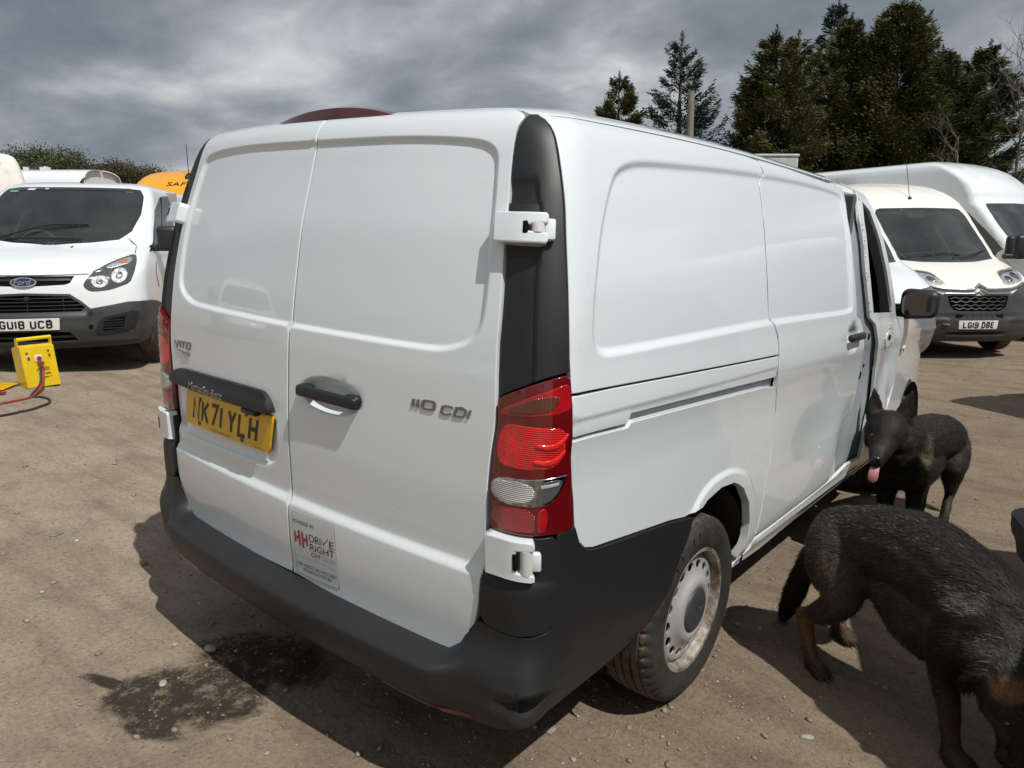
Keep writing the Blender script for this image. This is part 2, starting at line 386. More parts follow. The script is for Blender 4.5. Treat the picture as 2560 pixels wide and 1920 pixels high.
def dist(P, poly, closed=True):
    A = np.asarray(poly, float); B = np.roll(A, -1, 0) if closed else A[1:]; A = A if closed else A[:-1]
    D = B-A; L2 = np.maximum((D*D).sum(1), 1e-12); out = np.full(len(P), 1e9)
    for a, d, l in zip(A, D, L2):
        w = P-a; t = np.clip((w@d)/l, 0, 1); out = np.minimum(out, ((w-t[:, None]*d)**2).sum(1))
    return np.sqrt(out)
def sdist(u, v, poly):
    u = np.asarray(u, float); sh = u.shape; P = np.stack([u.ravel(), np.broadcast_to(np.asarray(v, float), sh).ravel()], 1)
    d = dist(P, poly); return np.where(inside(P, poly), d, -d).reshape(sh)
def recess(poly, depth, w):
    poly = np.asarray(poly, float)
    return lambda u, v: -depth*sstep(sdist(u, v, poly), -w*.35, w*.65)
def add_f(*fs):
    fs = [f for f in fs if f]
    return (lambda u, v: sum(f(u, v) for f in fs)) if fs else None
def mir(p): return [(-a, b) for a, b in p]

def patch(name, body, poly, parent, mat, disp=None, off=0., holes=(), h=.03, rings=(), gap=.004, thick=.014, sm=1, edge=.0025):
    P0 = ccw(clean(chaikin(poly, sm) if sm else np.asarray(poly, float))); P0 = resample(P0, h*.8)
    inn = shrink(P0, gap/2+edge); outr = shrink(P0, gap/2); loops = [(inn, outr)]
    HL = []
    for hp in holes:
        q = ccw(clean(chaikin(hp, sm) if sm else np.asarray(hp, float)))[::-1].copy(); q = resample(q, h*.8)
        loops.append((shrink(q, edge), q)); HL.append(q)
    lo = P0.min(0); hi = P0.max(0)
    gx = np.arange(lo[0], hi[0]+h, h); gy = np.arange(lo[1], hi[1]+h*.87, h*.87)
    G = np.array([(x+(h/2 if j % 2 else 0)+1e-4*((i*7+j*13) % 5), y) for j, y in enumerate(gy) for i, x in enumerate(gx)])
    for rg, ds in rings:
        rg = np.asarray(rg, float); c = resample(rg, h*.55)[:-1] if True else rg
        nr = nrm(np.roll(c, -1, 0)-np.roll(c, 1, 0)); nr = np.stack([-nr[:, 1], nr[:, 0]], 1)
        keep = np.ones(len(G), bool) if len(G) else None
        if len(G): G = G[dist(G, c) > (max(abs(x) for x in ds)+h*.3 if len(ds) > 1 else .0038)]
        G = np.concatenate([G]+[c+nr*x for x in ds])
    if len(G):
        ok = inside(G, inn) & (dist(G, inn) > h*.35)
        for hi_, ho in loops[1:]: ok &= ~inside(G, hi_) & (dist(G, hi_) > h*.35)
        G = G[ok]
    pts = []; edges = []
    for i_, _o in loops:
        k = len(pts); pts += list(i_); edges += [(k+j, k+(j+1) % len(i_)) for j in range(len(i_))]
    nb = len(pts); pts += list(G)
    r = delaunay_2d_cdt([Vector((float(a), float(b))) for a, b in pts], edges, [], 0, 1e-6)
    V2 = np.array([(a.x, a.y) for a in r[0]]); F = r[2]
    cen = np.array([V2[list(f)].mean(0) for f in F]); ok = inside(cen, inn)
    for hi_, ho in loops[1:]: ok &= ~inside(cen, hi_)
    F = [tuple(f) for f, k in zip(F, ok) if k]
    remap = {}
    for oi, src in enumerate(r[3]):
        for s_ in src: remap[s_] = oi
    X, N = surf_n(body, V2[:, 0], V2[:, 1], off, disp)
    VV = [X]; NN = [N]; cnt = len(X); k0 = 0
    for i_, o_ in loops:
        m = len(i_); Pi = X[[remap.get(k0+j, 0) for j in range(m)]]; idx = [remap.get(k0+j, 0) for j in range(m)]
        Po, No = surf(body, o_[:, 0], o_[:, 1], off-edge*.8, disp); outw = nrm(Po-Pi-No*((Po-Pi)*No).sum(1, keepdims=True))
        Pt = Po-No*thick
        VV += [Po, Po, Pt]; NN += [nrm(No+outw*1.2), outw, outw]
        a, b, c = cnt, cnt+m, cnt+2*m; cnt += 3*m
        for j in range(m):
            j2 = (j+1) % m
            F.append((idx[j2], idx[j], a+j, a+j2)); F.append((b+j2, b+j, c+j, c+j2))
        k0 += m
    me = mesh_np(np.concatenate(VV), F, True, np.concatenate(NN)); return link(name, me, mat, parent)
def mapped(name, bm, body, parent, mat, smooth=40, disp=None):
    """a bmesh drawn in (u, v, height above the surface) wrapped on to the body"""
    c = np.array([v.co[:] for v in bm.verts]); P, _ = surf(body, c[:, 0], c[:, 1], c[:, 2], disp)
    for v, p in zip(bm.verts, P): v.co = Vector([float(x) for x in p])
    return link(name, from_bm(bm, smooth), mat, parent)
def mbox(name, body, u0, u1, v0, v1, n0, n1, parent, mat, bev=.004, seg=2, cuts=0):
    bm = bmesh.new(); rbox(bm, ((u0+u1)/2, (v0+v1)/2, (n0+n1)/2), (abs(u1-u0), abs(v1-v0), abs(n1-n0)), bev, seg)
    return mapped(name, bm, body, parent, mat)
def mdisc(name, body, u, v, ru, rv, n0, n1, parent, mat, seg=24, bev=0.):
    bm = bmesh.new(); rings = []
    for n, k in ((n0, 1), (n1-bev, 1), (n1, 1-bev/max(ru, rv)*1.0 if bev else .999)):
        rings.append([bm.verts.new((u+ru*k*math.cos(a), v+rv*k*math.sin(a), n)) for a in [2*math.pi*i/seg for i in range(seg)]])
    for a, b in zip(rings, rings[1:]):
        for i in range(seg): bm.faces.new((a[i], a[(i+1) % seg], b[(i+1) % seg], b[i]))
    bm.faces.new(rings[-1]); return mapped(name, bm, body, parent, mat)
def mtube(name, body, pts, rad, parent, mat, seg=8, smooth_n=0):
    bm = bmesh.new(); P = spline(pts, smooth_n) if smooth_n else pts
    q = np.array(P, float); X, _ = surf(body, q[:, 0], q[:, 1], q[:, 2]); tube(bm, X, rad, seg); return link(name, from_bm(bm, 50), mat, parent)

# ---- lettering
def quad(c):
    TL, TR, BR, BL = [np.array(k, float) for k in c]
    return lambda x, y: (TL*(1-x)[:, None]+TR*x[:, None])*y[:, None]+(BL*(1-x)[:, None]+BR*x[:, None])*(1-y)[:, None]
def text(name, s, body, corners, parent, mat, n=.0012, depth=.0, space=1., tighten=None):
    cu = bpy.data.curves.new('t', 'FONT'); cu.body = s; cu.size = 1; cu.space_character = space; cu.resolution_u = 3; cu.extrude = .02 if depth else 0
    o = bpy.data.objects.new('t', cu); COL.objects.link(o); bpy.context.view_layer.update()
    me = bpy.data.meshes.new_from_object(o.evaluated_get(bpy.context.evaluated_depsgraph_get())); bpy.data.objects.remove(o); bpy.data.curves.remove(cu)
    c = np.array([v.co[:] for v in me.vertices]); lo, hi = c.min(0), c.max(0); t = (c-lo)/np.maximum(hi-lo, 1e-6)
    uv = quad(corners)(t[:, 0], t[:, 1]); P, _ = surf(body, uv[:, 0], uv[:, 1], n+depth*t[:, 2])
    for v, p in zip(me.vertices, P): v.co = Vector([float(x) for x in p])
    me.update(); return link(name, me, mat, parent)
def arc(cx, cy, rx, ry, a0, a1, n=5): return [(cx+rx*math.cos(math.radians(a0+(a1-a0)*i/n)), cy+ry*math.sin(math.radians(a0+(a1-a0)*i/n))) for i in range(n+1)]
r_ = .34; q_ = .2
GL = {'N': [[(0, 0), (0, 1), (1, 0), (1, 1)]], 'K': [[(0, 0), (0, 1)], [(1, 1), (0, .38)], [(.32, .60), (1, 0)]], '7': [[(0, 1), (1, 1), (.3, 0)]], '1': [[(.5, 0), (.5, 1)]],
      'Y': [[(0, 1), (.5, .46), (.5, 0)], [(1, 1), (.5, .46)]], 'L': [[(0, 1), (0, 0), (1, 0)]], 'H': [[(0, 0), (0, 1)], [(1, 0), (1, 1)], [(0, .5), (1, .5)]],
      'G': [arc(1-r_, 1-q_, r_, q_, 0, 90)+arc(r_, 1-q_, r_, q_, 90, 180)+arc(r_, q_, r_, q_, 180, 270)+arc(1-r_, q_, r_, q_, 270, 360)+[(1, .45), (.55, .45)]],
      'U': [[(0, 1)]+arc(r_, q_, r_, q_, 180, 270)+arc(1-r_, q_, r_, q_, 270, 360)+[(1, 1)]],
      'C': [arc(1-r_, 1-q_, r_, q_, 0, 90)+arc(r_, 1-q_, r_, q_, 90, 180)+arc(r_, q_, r_, q_, 180, 270)+arc(1-r_, q_, r_, q_, 270, 360)],
      '8': [arc(1-r_, 1-q_, r_, q_, 0, 90)+arc(r_, 1-q_, r_, q_, 90, 180)+arc(r_, .52+q_, r_, q_, 180, 270)+arc(1-r_, .52+q_, r_, q_, 270, 360)+[(1, 1-q_)], arc(1-r_, .52-q_, r_, q_, 0, 90)+arc(r_, .52-q_, r_, q_, 90, 180)+arc(r_, q_, r_, q_, 180, 270)+arc(1-r_, q_, r_, q_, 270, 360)+[(1, .52-q_)]],
      'B': [[(0, 0), (0, 1), (.66, 1)]+arc(.66, .76, .34, .24, 90, -90)+[(0, .52)], [(.66, .52)]+arc(.66, .26, .34, .26, 90, -90)+[(0, 0)]],
      '9': [arc(1-r_, .48+q_, r_, q_, 0, -90)+arc(r_, .48+q_, r_, q_, 270, 180)+arc(r_, 1-q_, r_, q_, 180, 90)+arc(1-r_, 1-q_, r_, q_, 90, 0)+arc(1-r_, q_, r_, q_, 0, -90)+arc(r_, q_, r_, q_, 270, 180)],
      'D': [[(0, 0), (0, 1), (.55, 1)]+arc(.55, .7, .45, .3, 90, 0)+arc(.55, .3, .45, .3, 0, -90)+[(0, 0), (0, .1)]], 'E': [[(1, 1), (0, 1), (0, 0), (1, 0)], [(0, .52), (.85, .52)]],
      'V': [[(0, 1), (.34, 0), (1, 1)]], 'I': [[(.5, 0), (.5, 1)]], 'T': [[(0, 1), (1, 1)], [(.5, 1), (.5, 0)]],
      'O': [[(.15, 1), (.85, 1), (1, .85), (1, .15), (.85, 0), (.15, 0), (0, .15), (0, .85), (.15, 1), (.3, 1)]], '0': [[(.15, 1), (.85, 1), (1, .85), (1, .15), (.85, 0), (.15, 0), (0, .15), (0, .85), (.15, 1), (.3, 1)]]}
def strokes(bm, line, w, org, size, z0, z1):
    p = np.array(line, float)*np.array(size)+np.array(org); k = len(p)
    t = nrm(np.diff(p, axis=0)); nn = np.stack([-t[:, 1], t[:, 0]], 1); L = []; Rr = []
    for i in range(k):
        if i == 0: o = nn[0]*w/2
        elif i == k-1: o = nn[-1]*w/2
        else:
            m = nn[i-1]+nn[i]; o = m/max((m@m)/2, .45)*w/2
        L.append(p[i]+o); Rr.append(p[i]-o)
    tv = [[bm.verts.new((float(a[0]), float(a[1]), z)) for a in S] for z in (z1, z0) for S in (L, Rr)]
    lt, rt, lb, rb = tv
    for i in range(k-1):
        bm.faces.new((rt[i], rt[i+1], lt[i+1], lt[i])); bm.faces.new((lt[i], lt[i+1], lb[i+1], lb[i])); bm.faces.new((rb[i], rb[i+1], rt[i+1], rt[i]))
    bm.faces.new((rt[0], lt[0], lb[0], rb[0])); bm.faces.new((lt[-1], rt[-1], rb[-1], lb[-1]))
def word(name, s, body, corners, parent, mat, gw, gh, stroke, gaps, n0, n1, slant=0.):
    """stroke lettering; gw, gh glyph size in metres; laid over the quad of corners by its own extent"""
    bm = bmesh.new(); x = 0; j = 0
    for i, ch in enumerate(s):
        if ch == ' ': x += gaps[1]; continue
        w_ = stroke if ch in '1I' else gw
        for ln in GL[ch]:
            ln2 = [((.5 if ch in '1I' else a), b) for a, b in ln]
            sx = (gw-stroke) if ch not in '1I' else 0
            strokes(bm, ln2, stroke, (x+stroke/2-(0 if sx else 0), stroke/2), (sx, gh-stroke), n0, n1+.00008*(j % 4)); j += 1
        x += w_+gaps[0]
    x -= gaps[0]
    c = np.array([v.co[:] for v in bm.verts]); t = np.stack([c[:, 0]/x+slant*c[:, 1]/gh, c[:, 1]/gh], 1)
    uv = quad(corners)(t[:, 0], t[:, 1]); P, _ = surf(body, uv[:, 0], uv[:, 1], c[:, 2])
    for v, p in zip(bm.verts, P): v.co = Vector([float(a) for a in p])
    return link(name, from_bm(bm, 30), mat, parent)

# ------------------------------------------------------------------ ground
def vnoise(x, y, seed=0):
    xi = np.floor(x).astype(np.int64); yi = np.floor(y).astype(np.int64); fx = x-xi; fy = y-yi
    def hsh(a, b):
        n = (a*374761393+b*668265263+seed*974711) & 0xFFFFFFFF; n = ((n ^ (n >> 13))*1274126177) & 0xFFFFFFFF
        return ((n ^ (n >> 16)) & 0xFFFF)/65535.
    fx = fx*fx*(3-2*fx); fy = fy*fy*(3-2*fy)
    return (hsh(xi, yi)*(1-fx)+hsh(xi+1, yi)*fx)*(1-fy)+(hsh(xi, yi+1)*(1-fx)+hsh(xi+1, yi+1)*fx)*fy
def bumps(x, y):
    near = np.clip(1-np.hypot(x, y)/30, 0, 1)
    return near*(.020*(vnoise(x*.9, y*.9, 1)-.5)+.014*(vnoise(x*2.7, y*2.7, 2)-.5)+.008*(vnoise(x*7, y*7, 3)-.5)+.005*(vnoise(x*17, y*17, 5)-.5))
def ground_z(x, y): return hgt(x, y)+bumps(np.asarray(x, float), np.asarray(y, float))
def gz(x, y): return float(ground_z(x, y))
def make_ground():
    t = np.linspace(-1, 1, 441); a = 12*t+1400*np.sign(t)*np.abs(t)**7
    X, Y = np.meshgrid(a, a+2.0); Z = ground_z(X, Y); n = len(t)
    V = np.stack([X, Y, Z], -1).reshape(-1, 3)
    i = np.arange(n*n).reshape(n, n); F = np.stack([i[:-1, :-1], i[:-1, 1:], i[1:, 1:], i[1:, :-1]], -1).reshape(-1, 4)
    me = bpy.data.meshes.new('ground'); me.vertices.add(len(V)); me.vertices.foreach_set('co', V.ravel())
    me.loops.add(F.size); me.loops.foreach_set('vertex_index', F.ravel()); me.polygons.add(len(F))
    me.polygons.foreach_set('loop_start', np.arange(0, F.size, 4)); me.polygons.foreach_set('loop_total', np.full(len(F), 4)); me.update(calc_edges=True)
    me.polygons.foreach_set('use_smooth', [True]*len(F))
    m, nt, p = _mat('dirt'); N = nt.nodes; L = nt.links
    tc = N.new('ShaderNodeTexCoord')
    def noise(s, d, r, rot=None, sc=None):
        k = N.new('ShaderNodeTexNoise'); k.inputs['Scale'].default_value = s; k.inputs['Detail'].default_value = d; k.inputs['Roughness'].default_value = r
        if sc:
            mp = N.new('ShaderNodeMapping'); mp.inputs['Scale'].default_value = sc; mp.inputs['Rotation'].default_value = (0, 0, rot or 0)
            L.new(tc.outputs['Object'], mp.inputs[0]); L.new(mp.outputs[0], k.inputs['Vector'])
        else: L.new(tc.outputs['Object'], k.inputs['Vector'])
        return k.outputs['Fac']
    def ramp(src, els):
        r = N.new('ShaderNodeValToRGB'); L.new(src, r.inputs[0]); e = r.color_ramp.elements
        while len(e) < len(els): e.new(.5)
        for k, (po, c) in zip(e, els): k.position = po; k.color = (*c, 1)
        return r.outputs[0]
    def mix(f, a, b, bt='MIX'):
        k = N.new('ShaderNodeMix'); k.data_type = 'RGBA'; k.blend_type = bt
        for sk, x in ((0, f), (6, a), (7, b)):
            if isinstance(x, (int, float)): k.inputs[sk].default_value = x
            elif isinstance(x, tuple): k.inputs[sk].default_value = (*x, 1)
            else: L.new(x, k.inputs[sk])
        return k.outputs[2]
    def mth(op, a, b):
        k = N.new('ShaderNodeMath'); k.operation = op
        for i, x in enumerate((a, b)):
            if isinstance(x, (int, float)): k.inputs[i].default_value = x
            else: L.new(x, k.inputs[i])
        return k.outputs[0]
    big = ramp(noise(.55, 6, .6), [(.3, (.262, .210, .154)), (.5, (.310, .252, .188)), (.72, (.355, .296, .228))])
    mid = ramp(noise(4, 8, .72), [(.3, (.74, .73, .72)), (.5, (1, 1, 1)), (.75, (1.14, 1.13, 1.12))])
    c = mix(1., big, mid, 'MULTIPLY')
    fine = ramp(noise(60, 6, .75), [(.32, (.60, .585, .57)), (.5, (1, 1, 1)), (.7, (1.25, 1.24, 1.22))])
    c = mix(.8, c, fine, 'MULTIPLY')
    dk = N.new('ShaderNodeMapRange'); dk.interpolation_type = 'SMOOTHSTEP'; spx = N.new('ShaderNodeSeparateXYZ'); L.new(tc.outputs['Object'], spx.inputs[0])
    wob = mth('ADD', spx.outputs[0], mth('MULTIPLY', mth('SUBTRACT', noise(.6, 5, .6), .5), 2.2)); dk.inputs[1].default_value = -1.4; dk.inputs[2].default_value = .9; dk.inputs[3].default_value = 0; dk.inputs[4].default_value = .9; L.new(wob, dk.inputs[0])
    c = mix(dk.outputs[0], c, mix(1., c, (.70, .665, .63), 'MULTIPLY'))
    # tyre-drag streaks
    st = ramp(noise(2.2, 6, .65, .75, (.35, 2.6, 1)), [(.38, (.72, .70, .68)), (.52, (1, 1, 1))])
    c = mix(.7, c, st, 'MULTIPLY')
    # pebble speckle
    vo = N.new('ShaderNodeTexVoronoi'); vo.inputs['Scale'].default_value = 48; vo.inputs['Randomness'].default_value = 1; L.new(tc.outputs['Object'], vo.inputs['Vector'])
    vr = N.new('ShaderNodeMapRange'); vr.inputs[1].default_value = .16; vr.inputs[2].default_value = .26; vr.inputs[3].default_value = 1; vr.inputs[4].default_value = 0; L.new(vo.outputs['Distance'], vr.inputs[0])
    sel = N.new('ShaderNodeSeparateColor'); L.new(vo.outputs['Color'], sel.inputs[0]); g1 = N.new('ShaderNodeMath'); g1.operation = 'GREATER_THAN'; g1.inputs[1].default_value = .72; L.new(sel.outputs[0], g1.inputs[0])
    pf = mth('MULTIPLY', vr.outputs[0], g1.outputs[0])
    pc = mix(sel.outputs[1], (.15, .12, .095), (.34, .30, .25))
    c = mix(pf, c, pc)
    # the damp oil stain behind the van
    def blob(cx, cy, rx, ry, rot):
        mp = N.new('ShaderNodeMapping'); mp.vector_type = 'TEXTURE'; mp.inputs['Location'].default_value = (cx, cy, 0); mp.inputs['Rotation'].default_value = (0, 0, rot); mp.inputs['Scale'].default_value = (rx, ry, 1)
        cb = N.new('ShaderNodeVectorMath'); cb.operation = 'MULTIPLY'; cb.inputs[1].default_value = (1, 1, 0); L.new(tc.outputs['Object'], cb.inputs[0]); L.new(cb.outputs[0], mp.inputs[0])
        ln = N.new('ShaderNodeVectorMath'); ln.operation = 'LENGTH'; L.new(mp.outputs[0], ln.inputs[0]); return ln.outputs['Value']
    s1 = blob(-.37, -.16, .20, .17, .9); s2 = blob(-.31, .17, .27, .19, .45); s3 = blob(-.26, -.03, .22, .22, .0); s4 = blob(-.56, -.26, .16, .035, .3); s5 = blob(-.25, -.27, .13, .06, .3)
    d = mth('MINIMUM', mth('MINIMUM', mth('MINIMUM', s1, s2), mth('MULTIPLY', s3, 1.05)), mth('MINIMUM', mth('MULTIPLY', s4, 1.25), s5))
    nz = noise(7, 8, .75); d2 = mth('ADD', d, mth('MULTIPLY', mth('SUBTRACT', nz, .5), 1.5))
    sm = N.new('ShaderNodeMapRange'); sm.interpolation_type = 'SMOOTHSTEP'; sm.inputs[1].default_value = .72; sm.inputs[2].default_value = 1.12; sm.inputs[3].default_value = 1; sm.inputs[4].default_value = 0; L.new(d2, sm.inputs[0])
    pale = N.new('ShaderNodeMapRange'); pale.inputs[1].default_value = .50; pale.inputs[2].default_value = .64; pale.inputs[3].default_value = 1; pale.inputs[4].default_value = .22; L.new(noise(16, 8, .78), pale.inputs[0])
    sf = mth('MULTIPLY', mth('MULTIPLY', sm.outputs[0], pale.outputs[0]), mth('SUBTRACT', 1., mth('MULTIPLY', pf, .55)))
    oil = mix(noise(30, 4, .6), (.012, .009, .007), (.045, .033, .024))
    c = mix(mth('MULTIPLY', sf, .93), c, oil)
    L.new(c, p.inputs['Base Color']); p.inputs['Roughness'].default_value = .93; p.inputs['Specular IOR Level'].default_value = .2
    b1 = N.new('ShaderNodeBump'); b1.inputs['Strength'].default_value = .55; b1.inputs['Distance'].default_value = .03; L.new(noise(22, 10, .72), b1.inputs['Height'])
    b2 = N.new('ShaderNodeBump'); b2.inputs['Strength'].default_value = .6; b2.inputs['Distance'].default_value = .012; L.new(pf, b2.inputs['Height']); L.new(b1.outputs[0], b2.inputs['Normal'])
    b3 = N.new('ShaderNodeBump'); b3.inputs['Strength'].default_value = .45; b3.inputs['Distance'].default_value = .008; L.new(noise(140, 4, .7), b3.inputs['Height']); L.new(b2.outputs[0], b3.inputs['Normal'])
    L.new(b3.outputs[0], p.inputs['Normal'])
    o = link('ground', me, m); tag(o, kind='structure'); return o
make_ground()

# ------------------------------------------------------------------ the white van in front
def vside(y, z):
    a = np.clip((1.7-y)/1.5, 0, 1); b = np.clip((y-3.3)/1.6, 0, 1.2); return -.018*a*a-.10*b*b
def vtop(y, v):
    k = np.clip((v-1.7)/.25, 0, 1); t = np.clip((y-.3)/1.5, 0, 1); return .045*k*k*(3-2*k)*t*(2-t)
VR = [(.26,.26,.900,.075,.10,.045),(.38,.38,.925,.085,.11,.045),(.44,.44,.941,.083,.12,.045),(.50,.50,.952,.080,.12,.045),(.62,.62,.955,.068,.12,.045),
(.70,.70,.954,.064,.12,.045),(.712,.712,.954,.064,.12,.045),(.745,.745,.953,.0785,.12,.045),(.80,.80,.952,.075,.12,.045),(.95,.95,.951,.066,.12,.045),
(1.05,1.05,.956,.065,.12,.045),(1.12,1.12,.964,.066,.12,.045),(1.20,1.20,.959,.067,.12,.045),(1.26,1.26,.952,.070,.12,.045),(1.33,1.33,.946,.075,.125,.045),
(1.445,1.445,.931,.0885,.13,.046),(1.557,1.557,.911,.104,.135,.048),(1.656,1.656,.890,.125,.135,.05),(1.73,1.727,.869,.142,.135,.05),(1.81,1.80,.840,.160,.135,.05),
(1.86,1.838,.815,.175,.14,.05),(1.92,1.868,.772,.200,.15,.05),(1.98,1.884,.712,.245,.17,.05),(2.05,1.894,.645,.305,.19,.05),(2.2,1.903,.50,.45,.2,.04),(2.5,1.912,.20,.75,.1,.02),(2.68,1.914,.03,.93,.012,.002)]
VB = Body(VR, vside, vtop)
VAN = empty('parked_van', (0, 0, 0), M3)
tag(VAN, 'white panel van in front, seen from behind, with yellow plate and dented black bumper', 'van')
DE = [(.703,.69),(.706,.738),(.709,.819),(.713,.959),(.714,1.074),(.717,1.292),(.725,1.363),(.735,1.524),(.742,1.629),(.748,1.708),(.76,1.774),(.778,1.827),(.799,1.857),(.818,1.885)]
DOOR = [(0,.477),(0,.477),(.2,.469),(.416,.463),(.549,.460),(.626,.469),(.657,.482),(.676,.524),(.689,.582),(.700,.636)]+DE+[(.805,1.93),(.742,1.957),(.4,1.962),(0,1.962),(0,1.962)]
REC_R = [(-.3,1.815),(.247,1.816),(.378,1.816),(.517,1.811),(.640,1.801),(.688,1.789),(.708,1.768),(.709,1.745),(.703,1.687),(.695,1.522),(.682,1.399),(.672,1.340),(.640,1.302),(.574,1.278),(.527,1.272),(.32,1.269),(-.3,1.266)]
RECD = recess(chaikin(ccw(REC_R), 2), .011, .022)
bowl_c = (.178, 1.087)
def bowl(u, v):
    x = (u-bowl_c[0])/.128; y = (v-bowl_c[1]-.03*(u-bowl_c[0]))/.056
    return -.034*(1-sstep(np.sqrt(x*x+y*y), .55, 1.05))
PR = ccw([(-.735,1.03),(-.745,.90),(-.735,.82),(-.70,.79),(-.63,.782),(-.20,.798),(-.12,.806),(-.075,.83),(-.062,.87),(-.062,1.02)])
PREC = recess(chaikin(PR, 2), .014, .03)
RG = [-.012, -.007, -.002, .003, .008, .013, .017]
def rear_door(side):
    poly = DOOR if side > 0 else mir(DOOR)
    rr = ccw(REC_R) if side > 0 else ccw(mir(REC_R)); rd = recess(chaikin(rr, 2), .011, .022)
    ring = [(chaikin(rr, 2), RG)]
    band = lambda v0: [(-.69, v0), (.69, v0), (.69, v0+.001), (-.69, v0+.001)]
    for v0 in (.688, .695, .701, .706, .7105, .715, .720, .725, .730, .735, .7405, .7455, .7505, .756, .763, .771): ring.append((resample(np.array([(side*.01, v0), (side*.69, v0)]), .02), [0.]))
    if side > 0:
        th = np.linspace(0, 2*np.pi, 40, endpoint=False)
        for k in (.5, .65, .8, .92, 1.04): ring.append((np.stack([bowl_c[0]+.128*k*np.cos(th), bowl_c[1]+.056*k*np.sin(th)], 1), [0.]))
        f = add_f(rd, bowl)
    else:
        ring.insert(1, (chaikin(PR, 2), [-.018, -.012, -.006, 0, .006, .012, .02])); f = add_f(rd, PREC)
    return patch('rear_door', VB, poly, VAN, 'white_paint', f, 0., h=.028, rings=ring, gap=.006, thick=.02, sm=1, edge=.003)
dr = rear_door(1); dl = rear_door(-1)

# roof and its red high-level lamp
patch('roof', VB, [(-3.0,1.892),(-.825,1.892),(-.808,1.932),(-.742,1.962),(-.4,1.967),(.4,1.967),(.742,1.962),(.808,1.932),(.825,1.892),(3.0,1.892),(3.0,2.66),(-3.0,2.66)], VAN, 'white_paint', lambda u, v: -.004*np.exp(-((v-1.935)/.008)**2)*(np.abs(u) > .95), 0., h=.05, gap=.001, sm=0)
def brake_lamp():
    xs = np.linspace(-.30, .30, 33); V = []; F = []
    for x in xs:
        t = x/.30; hgt_ = .040*max(0, 1-t*t)**.8; yb = .205+.045*(x/.75)**2*1.0
        z0 = 1.872-.012*t*t
        V += [(x, yb-.002, z0), (x, yb+.010, z0+hgt_*.75+.002), (x, yb+.045, z0+hgt_+.004), (x, yb+.13, z0+hgt_*.7+.012), (x, yb+.16, z0+.016)]
    for i in range(len(xs)-1):
        for k in range(4): F.append((i*5+k, (i+1)*5+k, (i+1)*5+k+1, i*5+k+1))
    F.append((0, 1, 2, 3, 4)); F.append(tuple(len(V)-5+k for k in (4, 3, 2, 1, 0)))
    me = mesh_np(V, F, True); me.set_sharp_from_angle(angle=R_(35)); return link('high_brake_light', me, 'dark_red_ribbed', VAN)
brake_lamp()

# black corner pillars
PANEL_R = [(.825,1.893),(.845,1.884),(.860,1.831),(.864,1.8),(.868,1.721),(.878,1.611),(.888,1.454),(.900,1.30),(.906,1.259),(.909,1.205),(.915,1.097),(.940,.97),(.952,.92),(.957,.866)]
LT = [(.717,1.179),(.736,1.195),(.795,1.224),(.852,1.246),(.904,1.2575)]
pill = DE[4:]+PANEL_R[1:9]+LT[::-1]
def pdisp(u, v):
    a = np.abs(u); st = .817+.014*np.exp(-((v-1.57)/.07)**2)
    return -.011*sstep(st-a, -.004, .010)*sstep(1.705-v, -.01, .035)
def pst(s): return [(np.array([(s*.815, 1.20), (s*.815, 1.48), (s*.83, 1.57), (s*.817, 1.66), (s*.817, 1.70)]), [-.012, -.006, 0, .006])]
def pring(s): return [(resample(np.array([(s*x, a), (s*x, b)]), .02), [0.]) for x in (.806, .812, .818, .824, .832) for a, b in ((1.21, 1.71),)]
for s in (1, -1):
    patch('pillar_trim', VB, pill if s > 0 else mir(pill), VAN, 'black_plastic', pdisp, .002, h=.02, rings=pring(s), gap=.005, thick=.02, sm=1)

